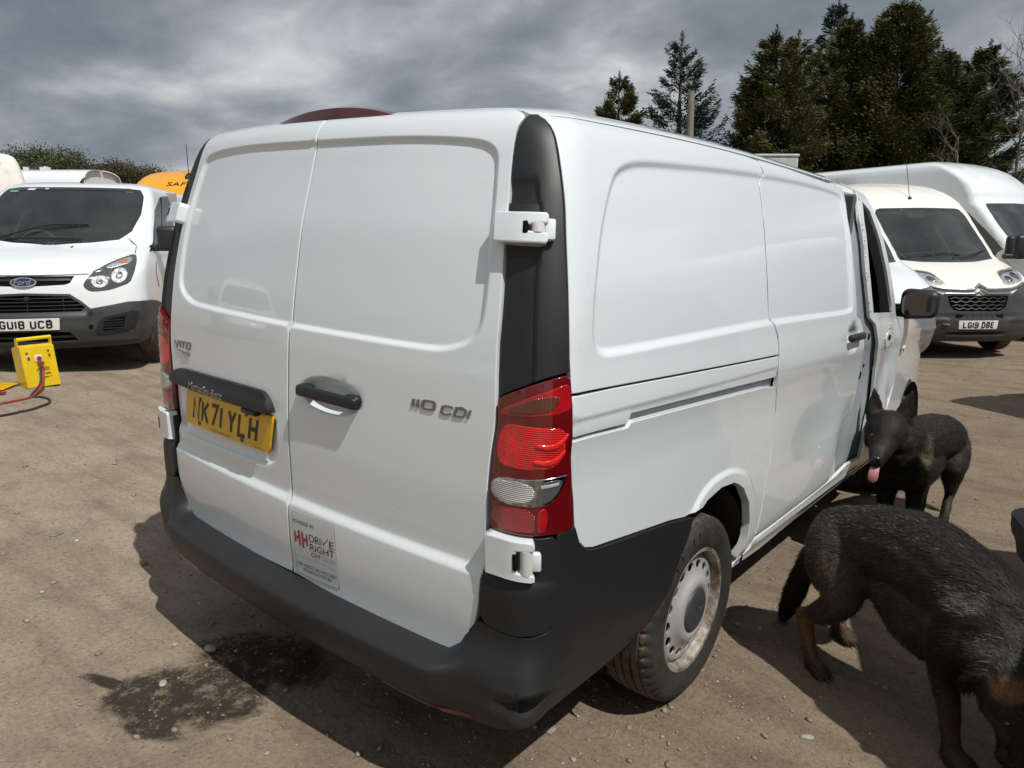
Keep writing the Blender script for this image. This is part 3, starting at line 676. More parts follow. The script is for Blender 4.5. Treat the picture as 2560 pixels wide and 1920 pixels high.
# tail lights
LIGHT = LT+[(.909,1.205),(.915,1.097),(.945,.95),(.957,.866),(.92,.860),(.879,.8605),(.84,.856),(.801,.855),(.735,.851),(.717,.855),(.7185,.921),(.7185,1.037),(.7165,1.15)]
def tail_light(s):
    k = (lambda p: p) if s > 0 else mir
    L = patch('tail_light', VB, k(LIGHT), VAN, 'deep_red_lens', lambda u, v: .006*sstep(np.abs(u), .72, .76), .002, h=.02, gap=.005, thick=.03, sm=1)
    def piece(name, poly, mat, off, sm=2, thick=.006, h=.02): return patch(name, VB, k(poly), L, mat, lambda u, v: .006*sstep(np.abs(u), .72, .76), off, h=h, gap=0, thick=thick, sm=sm)
    piece('upper_lens', [(.722,1.152),(.745,1.168),(.80,1.198),(.86,1.222),(.900,1.236),(.903,1.20),(.906,1.175),(.880,1.165),(.84,1.158),(.727,1.144)], 'red_lens', .0035)
    piece('indicator_lens', [(.737,1.153),(.767,1.176),(.815,1.197),(.870,1.209),(.874,1.193),(.861,1.172),(.833,1.163)], 'smoky_amber', .0055)
    piece('stop_lens', [(.727,1.128),(.80,1.131),(.852,1.131),(.888,1.129),(.893,1.10),(.900,1.076),(.893,1.05),(.876,1.034),(.848,1.027),(.80,1.024),(.727,1.026)], 'red_ribbed', .0035)
    for v0, sc in ((1.090, 1.), (1.050, 1.)):
        piece('light_swoosh', [(.826,v0+.002),(.858,v0+.000),(.880,v0+.010),(.895,v0+.030),(.8985,v0+.024),(.886,v0+.000),(.862,v0-.011),(.826,v0-.006)], 'red_bright', .0075, 1, .008, .012)
    piece('reverse_rim', [(.722,.995),(.84,1.003),(.910,1.013),(.916,1.010),(.903,.975),(.880,.944),(.852,.934),(.722,.930)], 'headlamp_chrome', .0045)
    piece('reverse_lens', [(.728,.989),(.836,.996),(.836,.941),(.728,.937)], 'clear_ribbed', .0070, 2)
    piece('smoke_lens', [(.842,.997),(.905,1.006),(.896,.976),(.876,.950),(.852,.942),(.842,.941)], 'smoke_lens', .0070)
    piece('lens_label', [(.848,.990),(.892,.998),(.890,.989),(.850,.981)], 'print_grey', .0092, 0, .002, .01)
    piece('fog_lens', [(.725,.924),(.84,.929),(.842,.876),(.838,.868),(.725,.864)], 'red_ribbed_fine', .0040)
    piece('lens_edge', [(.846,.927),(.872,.931),(.868,.872),(.846,.868)], 'red_lens', .0040)
for s in (1, -1): tail_light(s)

# bumper
BRW = [(.265,.288,.895,.085,.13,.04),(.29,.300,.905,.062,.13,.04),(.32,.322,.92,.035,.13,.04),(.36,.36,.938,.004,.13,.045),(.42,.42,.948,-.018,.13,.047),(.450,.452,.951,-.023,.13,.048),(.462,.462,.951,-.020,.13,.048),(.475,.469,.951,-.008,.13,.048),(.50,.473,.950,.03,.13,.045),(.60,.477,.948,.105,.13,.045)]
BC = Body(BRW, vside)
class BumperBody:
    def base(s, u, v):
        u = np.asarray(u, float); v = np.asarray(v, float); k = sstep(np.abs(u), .60, .72)[..., None]
        k2 = sstep(np.abs(u), .80, 1.0)[..., None]
        a = BC.base(u, v); b = VB.base(u, np.maximum(v, .30))+np.array([0, 0, 1.])*np.minimum(v-.30, 0)[..., None]*.6
        nb = nrm(np.stack([np.sign(u)*(np.abs(u) > .8)*1., -1.*(np.abs(u) < .95), 0*u], -1))
        push = (.046*(1-sstep(v, .44, .60))*(1-k2[..., 0])*(.35+.65*sstep(v, .29, .40))+.008)
        return a*(1-k)+(b+nb*push[..., None])*k
BB = BumperBody()
def dent(u, v):
    r = np.hypot((u-.865)/.085, (v-.405)/.060); d = -.040*(1-sstep(r, .05, 1.))
    lip = .010*np.exp(-((v-.452)/.014)**2)*np.exp(-((u-.86)/.07)**2)
    fold = -.008*np.exp(-((v-.425-.20*(u-.86))/.010)**2)*np.exp(-((u-.86)/.05)**2)
    return d+lip+fold
BUMP_TOP = [(1.640,.712),(1.586,.722),(1.466,.738),(1.25,.758),(1.05,.777),(1.012,.788),(.982,.816),(.966,.862)]
bp = [(-.62,.60),(-.3,.60),(0,.60),(.3,.60),(.62,.60),(.69,.598),(.706,.601),(.77,.591),(.84,.592),(.90,.61),(.90,.66),(.901,.80),(.902,.862),(.962,.863)]+BUMP_TOP[::-1][1:]+[(1.62,.66),(1.57,.60),(1.50,.50),(1.42,.415),(1.36,.385),(1.2,.362),(1.0,.347),(.85,.334),(.78,.326),(.7,.312),(.62,.300),(.3,.290),(0,.288)]
half = [p for p in bp if p[0] >= 0]; left = [(-a, b) for a, b in half[1:-1]][::-1]
bp = half+left
th = np.linspace(0, 2*np.pi, 44, endpoint=False)
ringd = [(np.stack([.865+.085*k*np.cos(th), .405+.06*k*np.sin(th)], 1), [0.]) for k in (.2, .4, .6, .8, 1.)]
ringb = [(resample(np.array([(-.8, v0), (.8, v0)]), .03), [0.]) for v0 in (.44, .450, .457, .464, .472, .485)]
BUMP = patch('rear_bumper', BB, bp, VAN, 'bumper_plastic', dent, 0., h=.035, rings=ringb+ringd, gap=.002, thick=.012, sm=0)
patch('bumper_reflector', BB, [(.45,.306),(.66,.312),(.742,.336),(.735,.342),(.67,.335),(.45,.326)], BUMP, 'reflector_red', None, .004, h=.02, gap=0, thick=.004, sm=1)
patch('bumper_reflector', BB, mir([(.45,.306),(.66,.312),(.742,.336),(.735,.342),(.67,.335),(.45,.326)]), BUMP, 'reflector_red', None, .004, h=.02, gap=0, thick=.004, sm=1)
for s in (1, -1):
    k = (lambda p: p) if s > 0 else mir
    patch('bumper_corner', VB, k([(.703,.604),(.708,.69),(.712,.80),(.718,.846),(.80,.851),(.84,.852),(.899,.857),(.8995,.80),(.8995,.66),(.8995,.613),(.84,.596),(.77,.591)]), VAN, 'bumper_plastic',
          None, .0085, h=.02, gap=.0005, thick=.02, sm=1)

# right flank (and the same flank mirrored)
GAP = [(2.083,1.884),(2.078,1.857),(2.100,1.832),(2.066,1.806),(2.069,1.696),(2.097,1.532),(2.140,1.330),(2.168,1.308),(2.222,1.255),(2.240,1.188),(2.241,1.122),(2.256,1.068),(2.274,1.045),(2.305,.966),(2.302,.847),(2.285,.707),(2.265,.585),(2.225,.465),(2.215,.425)]
SHUT1 = [(.912,1.206),(1.101,1.204),(1.4,1.199),(1.786,1.193),(2.240,1.186)]
PREC2 = [(2.6,1.838),(2.052,1.822),(1.64,1.806),(1.33,1.789),(1.213,1.781),(1.143,1.770),(1.083,1.748),(1.052,1.715),(1.022,1.655),(.997,1.563),(.984,1.43),(.984,1.359),(.994,1.314),(1.028,1.289),(1.096,1.286),(1.508,1.295),(2.1,1.309),(2.6,1.312)]
SREC = [(1.6,1.812),(2.096,1.823),(2.552,1.836),(3.0,1.834),(3.075,1.822),(3.095,1.78),(3.111,1.716),(3.166,1.459),(3.200,1.330),(3.190,1.302),(2.6,1.306),(1.6,1.306)]
def arch_band(cx, cz, r0, r1, d): return lambda u, v: d*sstep(r1-np.hypot(u-cx, v-cz), 0., .02)
ARCH = [(2.110,.415),(2.125,.50),(2.127,.562),(2.104,.643),(2.036,.715),(1.929,.757),(1.822,.764),(1.714,.744),(1.685,.728)]
ARCH_O = [(2.217,.425),(2.222,.535),(2.202,.616),(2.156,.7),(2.070,.768),(1.968,.805),(1.888,.819),(1.771,.815),(1.68,.786),(1.62,.742),(1.60,.70),(1.8,.55),(2.0,.43)]
def flank(s):
    k = (lambda p: p) if s > 0 else mir
    def P_(name, poly, mat='white_paint', disp=None, rings=(), **kw):
        return patch(name, VB, k(poly), VAN, mat, disp, rings=[(np.array(k([tuple(q) for q in r])), d) for r, d in rings], **kw)
    g = [p for p in GAP]
    pr = chaikin(ccw(PREC2), 2); f1 = recess(k([tuple(q) for q in pr]), .012, .030)
    P_('side_panel', PANEL_R[:10]+SHUT1+g[:10][::-1]+[(1.685,1.887),(1.241,1.886),(.9,1.888)], disp=f1, rings=[(pr, [-.016, -.010, -.004, .002, .008, .014, .021])], h=.035, gap=.005, sm=1)
    P_('rail_cover', [(.912,1.203)]+[(a, b-.001) for a, b in SHUT1[1:]]+[(2.241,1.122),(2.240,1.101),(2.135,1.103),(1.957,1.108),(1.657,1.113),(1.408,1.117),(1.187,1.119),(1.182,1.104),(1.172,1.093),(1.026,1.096),(.917,1.097)], disp=lambda u, v: -.004*sstep(1.150-v, 0, .02), h=.03, gap=.005, sm=0, rings=[(resample(np.array([(.93, y), (2.22, y)]), .03), [0.]) for y in (1.15, 1.14, 1.13)])
    P_('slider_rail', [(1.15,1.075),(2.245,1.055),(2.245,1.115),(1.15,1.13)], 'primer_grey', off=-.020, h=.05, gap=0, sm=0)
    lq = [(.917,1.093),(1.026,1.092),(1.174,1.087),(1.184,1.100),(1.414,1.096),(1.968,1.084),(2.140,1.079),(2.256,1.066)]+g[12:]+[(2.2,.405),(2.108,.400)]+ARCH+BUMP_TOP[1:]+[(.958,.93)]
    ao = chaikin(ccw(ARCH_O), 1); fa = lambda u, v: .010*sstep(sdist(u, v, np.array(k([tuple(q) for q in ao]))), -.006, .022)
    P_('rear_quarter_panel', lq, disp=fa, h=.033, gap=.005, sm=0, thick=.03, rings=[(ao, [-.006, 0, .006, .014, .022])])
    sd = [(a+.003, b) for a, b in g[:-2]]+[(2.235,.462),(2.5,.459),(2.8,.464),(3.054,.467),(3.30,.482),(3.39,.52),(3.435,.644),(3.479,.841),(3.500,.984),(3.455,1.121),(3.42,1.203),(3.365,1.262),(3.287,1.285),(3.214,1.459),(3.160,1.60),(3.119,1.733),(3.124,1.838),(3.118,1.866),(2.366,1.884)]
    sr = chaikin(ccw(SREC), 2)
    f2 = recess(k([tuple(q) for q in sr]), .012, .030)
    def hb(u, v):
        r = np.hypot((np.abs(u)-3.235)/.10, (v-1.185)/.062); return -.030*(1-sstep(r, .5, 1.05))
    def dn(u, v):
        a = np.abs(u); return (-.050*np.exp(-((a-3.42)/.10)**2-((v-.60)/.16)**2)-.018*np.exp(-((a-3.30-.5*(v-.6))/.03)**2-((v-.60)/.12)**2)-.012*np.exp(-((a-2.85)/.35)**2-((v-.75)/.18)**2)) if s > 0 else 0*a
    D = P_('sliding_door', sd, disp=add_f(f2, hb, dn), h=.035, gap=.006, sm=0, rings=[(sr, [-.016, -.010, -.004, .002, .008, .014, .021]), (np.stack([3.235+.10*.8*np.cos(th), 1.185+.062*.8*np.sin(th)], 1), [-.01, 0, .01])])
    bm = bmesh.new(); rbox(bm, (s*3.24, 1.186, .018), (.225, .034, .030), .012, 3); mapped('door_handle', bm, VB, D, 'black_plastic')
    P_('sill', [(2.12,.398),(2.20,.405),(2.222,.447),(2.5,.452),(2.8,.456),(3.3,.470),(3.5,.50),(3.8,.48),(4.2,.45),(4.55,.44),(4.55,.37),(3.6,.38),(2.8,.37),(2.4,.355),(2.1,.365)], disp=lambda u, v: .008*np.exp(-((v-.425)/.018)**2), h=.03, gap=.003, sm=0)
    P_('door_pillar', [(3.06,1.88),(3.06,1.70),(3.13,1.459),(3.20,1.28),(3.35,1.22),(3.40,1.0),(3.36,.80),(3.30,.50),(3.30,.44),(3.80,.44),(3.86,.80),(3.84,1.05),(3.72,1.22),(3.58,1.28),(3.50,1.37),(3.43,1.55),(3.36,1.73),(3.42,1.885)], 'primer_grey', off=-.028, h=.05, gap=0, sm=0)
    cd_ = [(3.372,1.884),(3.325,1.74),(3.37,1.60),(3.395,1.50),(3.468,1.365),(3.538,1.261),(3.657,1.217),(3.753,1.092),(3.803,1.005),(3.824,.825),(3.811,.764),(3.78,.60),(3.75,.50),(3.74,.462),(4.12,.462),(4.187,.644),(4.277,.732),(4.387,.902),(4.412,1.002),(4.327,1.09),(4.128,1.244),(4.03,1.365),(3.91,1.505),(3.73,1.71),(3.62,1.81),(3.50,1.872)]
    win = [(3.432,1.822),(3.559,1.785),(3.661,1.692),(3.84,1.49),(3.947,1.352),(4.03,1.268),(3.60,1.283),(3.535,1.38),(3.475,1.50),(3.43,1.65),(3.415,1.74)]
    dd = lambda u, v: (-.020*np.exp(-((np.abs(u)-4.08)/.12)**2-((v-.95)/.2)**2)+.006*np.sin(np.abs(u)*23+v*9)*np.exp(-((v-.85)/.3)**2)) if s > 0 else 0*u
    CDR = P_('cab_door', cd_, disp=dd, holes=[k(win)], h=.035, gap=.006, sm=0)
    if s > 0:
        # rough sealant left where the seal and the handle were pulled off
        rng = random.Random(4)
        def smear(pts, n, w):
            n = int(n*.6); bm = bmesh.new(); q = np.array(spline(pts, 6))
            for j in range(n):
                p = q[rng.randrange(len(q))]; k_ = .3+.7*rng.random()
                rbox(bm, (p[0]+rng.gauss(0, w), p[1]+rng.gauss(0, w), .002), (.006*k_*(1+2*rng.random()), .009*k_*(1+rng.random()), .0035), .0016, 1, Matrix.Rotation(rng.random()*3, 3, 'Z'))
            tag(mapped('sealant_residue', bm, VB, CDR, 'sealant'), kind='stuff')
        smear([(3.385,1.86),(3.35,1.76),(3.37,1.66),(3.40,1.54),(3.45,1.43),(3.50,1.34),(3.53,1.29)], 60, .006)
        smear([(2.85,1.889),(3.05,1.885),(3.20,1.880),(3.36,1.874)], 34, .006)
        smear([(3.96+.10*math.cos(a_), 1.125+.062*math.sin(a_)) for a_ in np.linspace(0, 6.2, 14)], 60, .010)
        mdisc('handle_hole', VB, 3.96, 1.125, .065, .042, -.004, .003, CDR, 'white_paint')
        mdisc('handle_slot', VB, 3.965, 1.135, .022, .016, 0, .006, CDR, 'dark_void', 12)
        for u0, v0, r0 in ((3.64,1.16,.014),(3.66,1.0,.008),(3.62,.955,.016)): mdisc('bolt_hole', VB, u0, v0, r0, r0*1.2, -.03, -.024, CDR, 'dark_void', 12)
    W_ = [(4.137,1.244),(4.335,1.09),(4.421,1.002),(4.396,.90),(4.286,.73),(4.20,.64),(4.14,.47),(4.58,.45)]+[(4.98-.40*math.cos(a), .37+.40*math.sin(a)) for a in np.linspace(.2, math.pi-.2, 17)]+[(5.5,.45),(5.6,.60),(5.6,.85),(5.5,1.0),(5.3,1.085),(4.9,1.17),(4.5,1.22)]
    WG = P_('front_wing', W_, h=.04, gap=.006, sm=0, thick=.03)
    mdisc('side_repeater', VB, s*4.50, 1.03, .030, .016, 0, .007, WG, 'pale_sticker', 16, .003)
for s in (1, -1): flank(s)

# hidden front end: bonnet, windscreen, bumper
FVR = [(.28,.28,.88,.10,.25,.20),(.5,.5,.935,.0,.27,.22),(.7,.7,.94,.005,.27,.22),(.85,.85,.94,.05,.27,.22),(.95,.95,.935,.12,.26,.22),(1.03,1.03,.93,.28,.24,.20),(1.10,1.10,.925,.55,.2,.18),(1.16,1.16,.915,.85,.18,.17),(1.2,1.2,.90,.97,.16,.17),(1.5,1.48,.86,1.36,.15,.17),(1.7,1.68,.82,1.68,.15,.16),(1.82,1.80,.78,1.9,.15,.15),(1.9,1.86,.72,2.05,.16,.13),(2.0,1.888,.60,2.25,.16,.1)]
class Turned:
    def __init__(s, b, L): s.b = b; s.l = L
    def base(s, u, v): return s.b.base(u, v)*np.array([-1, -1, 1.])+np.array([0, s.l, 0])
FVR = [(a, b, w*(.905 if a < 1.25 else .93), y, rc, bw) for a, b, w, y, rc, bw in FVR]
FV = Turned(Body(FVR), 5.16)
patch('bonnet', FV, [(-.80,.93),(.80,.93),(.90,1.10),(.86,1.19),(-.86,1.19),(-.90,1.10)], VAN, 'white_paint', h=.07, sm=0)
patch('front_bumper', FV, [(-1.0,.29),(1.0,.29),(1.0,.62),(.9,.72),(.5,.70),(-.5,.70),(-.9,.72),(-1.0,.62)], VAN, 'bumper_plastic', h=.07, sm=0)
patch('grille', FV, [(-.5,.71),(.5,.71),(.55,.915),(-.55,.915)], VAN, 'black_plastic', off=-.01, h=.07, sm=0)
patch('windscreen', FV, [(-.84,1.215),(.84,1.215),(.80,1.88),(-.80,1.88)], VAN, 'dark_glass', h=.07, sm=0)
fr = [(-.84,1.215),(.84,1.215),(.80,1.88),(-.80,1.88)]
patch('windscreen_border', FV, fr, VAN, 'opaque_glass', off=.003, holes=[[(-.62,1.27),(.62,1.27),(.58,1.82),(-.58,1.82)]], h=.08, sm=0)
for s in (1, -1):
    k = (lambda p: p) if s > 0 else mir
    patch('inner_pillar_trim', VB, k([(3.50,1.86),(3.62,1.80),(3.73,1.70),(3.91,1.50),(4.02,1.36),(4.06,1.25),(4.50,1.20),(4.30,1.40),(4.1,1.62),(3.9,1.80),(3.7,1.87)]), VAN, 'dark_void', off=-.075, h=.06, gap=0, sm=0, thick=.03)
for s in (1, -1): patch('headlight', FV, [(s*.56,.72),(s*.95,.75),(s*1.15,.98),(s*.88,.97),(s*.58,.91)], VAN, 'headlamp_clear', h=.06, sm=0)
# dark inner shell, floor
arch_c = [(1.80+.40*math.cos(a), .36+.42*math.sin(a)) for a in np.linspace(-.35, math.pi+.35, 20)]
for s in (1, -1):
    k = (lambda p: p) if s > 0 else mir
    patch('inner_shell', VB, k([(0,.30),(.5,.30),(3.05,.30),(3.05,1.99),(.8,1.99),(0,1.99)]), VAN, 'dark_void', off=-.05, holes=[k(arch_c)], h=.12, gap=-.01, sm=0, thick=.004)
bm = bmesh.new(); rbox(bm, (0, 2.6, .30), (1.60, 4.5, .06), .01, 1); rbox(bm, (0, .35, .42), (1.5, .3, .2), .02, 1)
for sx in (1, -1):
    for yc in (1.054, 4.254):
        for i in range(12):
            a0 = math.pi*i/12; a1 = math.pi*(i+1)/12
            vs = [bm.verts.new((x, yc+.415*math.cos(a), .34+.425*math.sin(a))) for x, a in ((sx*.55, a0), (sx*.935, a0), (sx*.935, a1), (sx*.55, a1))]; bm.faces.new(vs)
        c = [bm.verts.new((sx*.55, yc+.43*math.cos(a), .34+.44*math.sin(a))) for a in [2*math.pi*i/24 for i in range(24)]]; bm.faces.new(c)
link('underbody', from_bm(bm), 'under_black', VAN)
# cab interior
bm = bmesh.new()
for x in (-.45, .45):
    rbox(bm, (x, 3.05, .95), (.50, .50, .16), .05, 2); rbox(bm, (x, 2.85, 1.25), (.48, .14, .60), .05, 2); rbox(bm, (x, 2.83, 1.62), (.26, .10, .18), .04, 2)
rbox(bm, (0, 3.85, 1.02), (1.7, .45, .26), .06, 2); rbox(bm, (0, 2.62, 1.2), (1.72, .03, 1.3), .01, 1)
link('cab_interior', from_bm(bm, 40), 'interior_dark', VAN)

# hinges
def hinge(s, v0, v1, name='hinge'):
    U = lambda a: s*a
    h0 = (v0+v1)/2; hh = v1-v0
    oc = [(.722,v0),(.722,v0),(.836,v0),(.840,v0+.006),(.840,v0+.020),(.836,v0+.024),(.803,v0+.027),(.803,v1-.027),(.836,v1-.024),(.840,v1-.020),(.840,v1-.006),(.836,v1),(.722,v1),(.722,v1)]
    H = patch(name, VB, oc if s > 0 else mir(oc), VAN, 'white_paint', None, .032, h=.02, gap=0, thick=.036, sm=0, edge=.005)
    mtube('hinge_barrel', VB, [(U(.822), v0+.024, .017), (U(.822), v1-.024, .017)], .0165, H, 'worn_white', 16)
    mbox('hinge_bracket', VB, U(.834), U(.855), h0-.024, h0+.024, .0, .024, H, 'white_paint', .006, 2)
    mbox('hinge_gap', VB, U(.795), U(.8045), h0-hh*.2, h0+hh*.2, .02, .0338, H, 'dark_void', .002, 1)
    mbox('hinge_seat', VB, U(.738), U(.826), v0-.03, v1+.03, -.013, -.004, H, 'rubber_seal', .006, 2)
for s in (1, -1): hinge(s, .742, .852); hinge(s, 1.543, 1.611)

# right door: handle, model badge, sticker
bm = bmesh.new()
rbox(bm, (.180, 1.089, .016), (.235, .034, .022), .011, 3); rbox(bm, (.085, 1.090, .002), (.055, .036, .034), .014, 3); rbox(bm, (.272, 1.090, .002), (.052, .040, .034), .012, 3)
mapped('door_handle', bm, VB, dr, 'black_plastic')
word('model_badge', '110', VB, [(.4745,1.1405),(.5470,1.1440),(.5450,1.1170),(.4715,1.1150)], dr, 'badge_chrome', .028, .027, .0052, (.004, .02), .0005, .0032)
word('model_badge', 'CDI', VB, [(.5645,1.1395),(.6500,1.1425),(.6415,1.1160),(.5585,1.1135)], dr, 'badge_chrome', .030, .027, .0052, (.004, .02), .0005, .0032)
ST = [(.0185,.696),(.207,.707),(.2135,.5005),(.0245,.4895)]
SK = patch('sticker', VB, ST, dr, 'sticker_edge', off=.0012, h=.03, gap=0, thick=.001, sm=0, edge=.0005)
patch('sticker_face', VB, shrink(ccw(ST), .0016), SK, 'sticker', off=.0018, h=.03, gap=0, thick=.0005, sm=0, edge=.0004)
text('sticker_line', 'POWERED BY', VB, [(.0255,.6745),(.121,.6795),(.1205,.6675),(.025,.6625)], SK, 'print_black', .0026)
bm = bmesh.new()
def poly_uv(bm, pts, n): bm.faces.new([bm.verts.new((a, b, n)) for a, b in pts])
for q in ([(.027,.634),(.0345,.6365),(.0365,.6005),(.0295,.5985)], [(.0365,.621),(.046,.623),(.046,.613),(.0365,.611)], [(.0445,.641),(.054,.644),(.0575,.590),(.0485,.5945)],
          [(.0605,.643),(.070,.640),(.072,.5895),(.063,.590)], [(.070,.622),(.082,.623),(.082,.6125),(.070,.612)], [(.0815,.638),(.089,.640),(.0905,.602),(.083,.6005)]): poly_uv(bm, q[::-1], .0027)
mapped('sticker_logo', bm, VB, SK, 'print_red')
text('sticker_line', 'DRI', VB, [(.0975,.6440),(.1475,.6475),(.1475,.6235),(.0985,.6200)], SK, 'print_black', .0026)
text('sticker_line', 'E', VB, [(.1855,.6500),(.2045,.6510),(.2035,.6275),(.1845,.6262)], SK, 'print_black', .0026)
bm = bmesh.new(); poly_uv(bm, [(.1525,.6395),(.1590,.6270),(.1825,.6560),(.1800,.6565),(.1595,.6330),(.1555,.6405)][::-1], .0027); mapped('sticker_tick', bm, VB, SK, 'print_red')
text('sticker_line', 'RIGHT', VB, [(.0985,.6145),(.2045,.6230),(.2040,.6005),(.0985,.5918)], SK, 'print_black', .0026)
text('sticker_line', 'GM', VB, [(.0995,.5860),(.1410,.5892),(.1405,.5745),(.0990,.5713)], SK, 'print_maroon', .0026)
text('sticker_line', '2020', VB, [(.1475,.5900),(.2065,.5943),(.2055,.5785),(.1470,.5745)], SK, 'print_grey', .0026)
text('sticker_line', 'www.hhdriveright.com', VB, [(.0310,.5575),(.2045,.5680),(.2035,.5585),(.0303,.5485)], SK, 'print_grey', .0026, space=1.5)
text('sticker_line', 'THIS VEHICLE HAS ANTI-THEFT', VB, [(.0300,.5320),(.2075,.5425),(.2065,.5310),(.0285,.5205)], SK, 'print_black', .0026)
text('sticker_line', 'TECHNOLOGY FITTED', VB, [(.0570,.5170),(.1825,.5250),(.1815,.5140),(.0560,.5060)], SK, 'print_black', .0026)

# left door: trim bar with the maker's name, badge, number plate
TRIM = [(-.622,1.0375),(-.650,1.028),(-.676,1.006),(-.686,.986),(-.672,.979),(-.60,.979),(-.409,.982),(-.25,.983),(-.10,.985),(-.062,.990),(-.062,1.000),(-.078,1.028),(-.100,1.046),(-.130,1.052),(-.35,1.047)]
TB = patch('plate_trim', VB, TRIM, dl, 'black_plastic', lambda u, v: -.014*sstep(v, 1.012, 1.04), .030, h=.022, gap=0, thick=.034, sm=1, edge=.004)
mbox('plate_lamp', VB, -.205, -.125, .966, .984, .004, .030, TB, 'black_plastic', .008, 2)
text('maker_lettering', 'Mercedes-Benz', VB, [(-.5185,1.0115),(-.2985,1.0110),(-.3080,.9855),(-.5240,.9845)], TB, 'dull_chrome', .0305, depth=.0015)
word('model_badge', 'VITO', VB, [(-.6790,1.1315),(-.5505,1.1370),(-.5560,1.1085),(-.6690,1.1055)], dl, 'badge_chrome', .029, .0275, .0052, (.004, .02), .0005, .0032)
bm = bmesh.new(); rbox(bm, (-.6085,1.0965,.002), (.10,.0035,.003), .001, 1); rbox(bm, (-.592,1.0915,.0025), (.056,.009,.004), .001, 1); mapped('badge_underline', bm, VB, dl, 'dull_chrome')
PL = [(-.588,.9635),(-.066,.975),(-.101,.851),(-.630,.8375)]
PLq = [(-.596,.9655),(-.068,.9760),(-.099,.8490),(-.628,.8370)]
NP = patch('number_plate', VB, chaikin(PLq, 0), dl, 'yellow_plate', off=.004, h=.04, gap=0, thick=.006, sm=0, edge=.002)
bx = lambda x, y: tuple(quad(PLq)(np.array([x]), np.array([y]))[0])
word('plate_characters', 'NK71 YLH', VB, [bx(.105, .855), bx(.875, .855), bx(.875, .165), bx(.105, .165)], NP, 'plate_black', .050, .079, .0135, (.011, .022), .0005+.004, .0048)
text('plate_small_print', 'MILTON KEYNES 01908', VB, [bx(.345, .10), bx(.585, .10), bx(.585, .055), bx(.345, .055)], NP, 'plate_black', .0049)
text('plate_small_print', 'BS AU 145d', VB, [bx(.86, .075), bx(.965, .075), bx(.965, .045), bx(.86, .045)], NP, 'plate_black', .0049)
for a, b in ((.20, .83), (.205, .13), (.745, .86), (.72, .12)):
    u0, v0 = bx(a, b); mdisc('plate_screw', VB, u0, v0, .0075, .0075, .003, .0085, NP, 'screw_brown', 12, .002)

# door mirror
def mirror():
    bm = bmesh.new(); rbox(bm, (1.015, 3.66, 1.312), (.205, .10, .165), .045, 4)
    for v in bm.verts:
        if v.co.x < 1.0 and v.co.z < 1.30: v.co.z -= .015
        if v.co.y > 3.66: v.co = Vector((1.015+(v.co.x-1.015)*.8, v.co.y+.03, 1.312+(v.co.z-1.312)*.8))
    H = link('wing_mirror', from_bm(bm, 60), 'black_plastic', VAN)
    bm = bmesh.new(); pts = chaikin([(.932,1.376),(1.075,1.366),(1.104,1.335),(1.106,1.275),(1.085,1.245),(.955,1.243),(.932,1.26)], 2)
    bm.faces.new([bm.verts.new((a, 3.606+.10*(a-1.02), b)) for a, b in pts]); link('mirror_glass', from_bm(bm), 'mirror_glass', H)
    bm = bmesh.new(); rbox(bm, (.945, 3.70, 1.25), (.14, .07, .06), .02, 2); link('mirror_arm', from_bm(bm, 50), 'black_plastic', H)
    for s_ in (-1,):
        o = H.copy(); COL.objects.link(o); o.scale = (-1, 1, 1)
mirror()

# ---- wheels
def tyre_profile(R, w, rim):
    h = w/2
    return [(-h*.82, rim-.006), (-h*.95, rim+.02), (-h*1.0, rim+(R-rim)*.45), (-h*.97, rim+(R-rim)*.72), (-h*.86, R-.016), (-h*.74, R-.005),
            (-h*.40, R-.001), (-h*.37, R-.001), (-h*.365, R-.009), (-h*.30, R-.009), (-h*.295, R), (-h*.08, R), (-h*.075, R-.009), (h*.0, R-.009), (h*.005, R), (h*.25, R), (h*.255, R-.009), (h*.32, R-.009), (h*.325, R-.001),
            (h*.55, R-.003), (h*.555, R-.010), (h*.585, R-.010), (h*.59, R-.0035), (h*.74, R-.005), (h*.86, R-.016), (h*.97, rim+(R-rim)*.72), (h*1.0, rim+(R-rim)*.45), (h*.95, rim+.02), (h*.82, rim-.006)]
class RimDisc:
    """steel wheel face seen along the axle"""
    def __init__(s, prof): s.f = pchip(*zip(*prof))
    def base(s, u, v):
        u = np.asarray(u, float); v = np.asarray(v, float); r = np.hypot(u, v); return np.stack([s.f(r), u, v], -1)
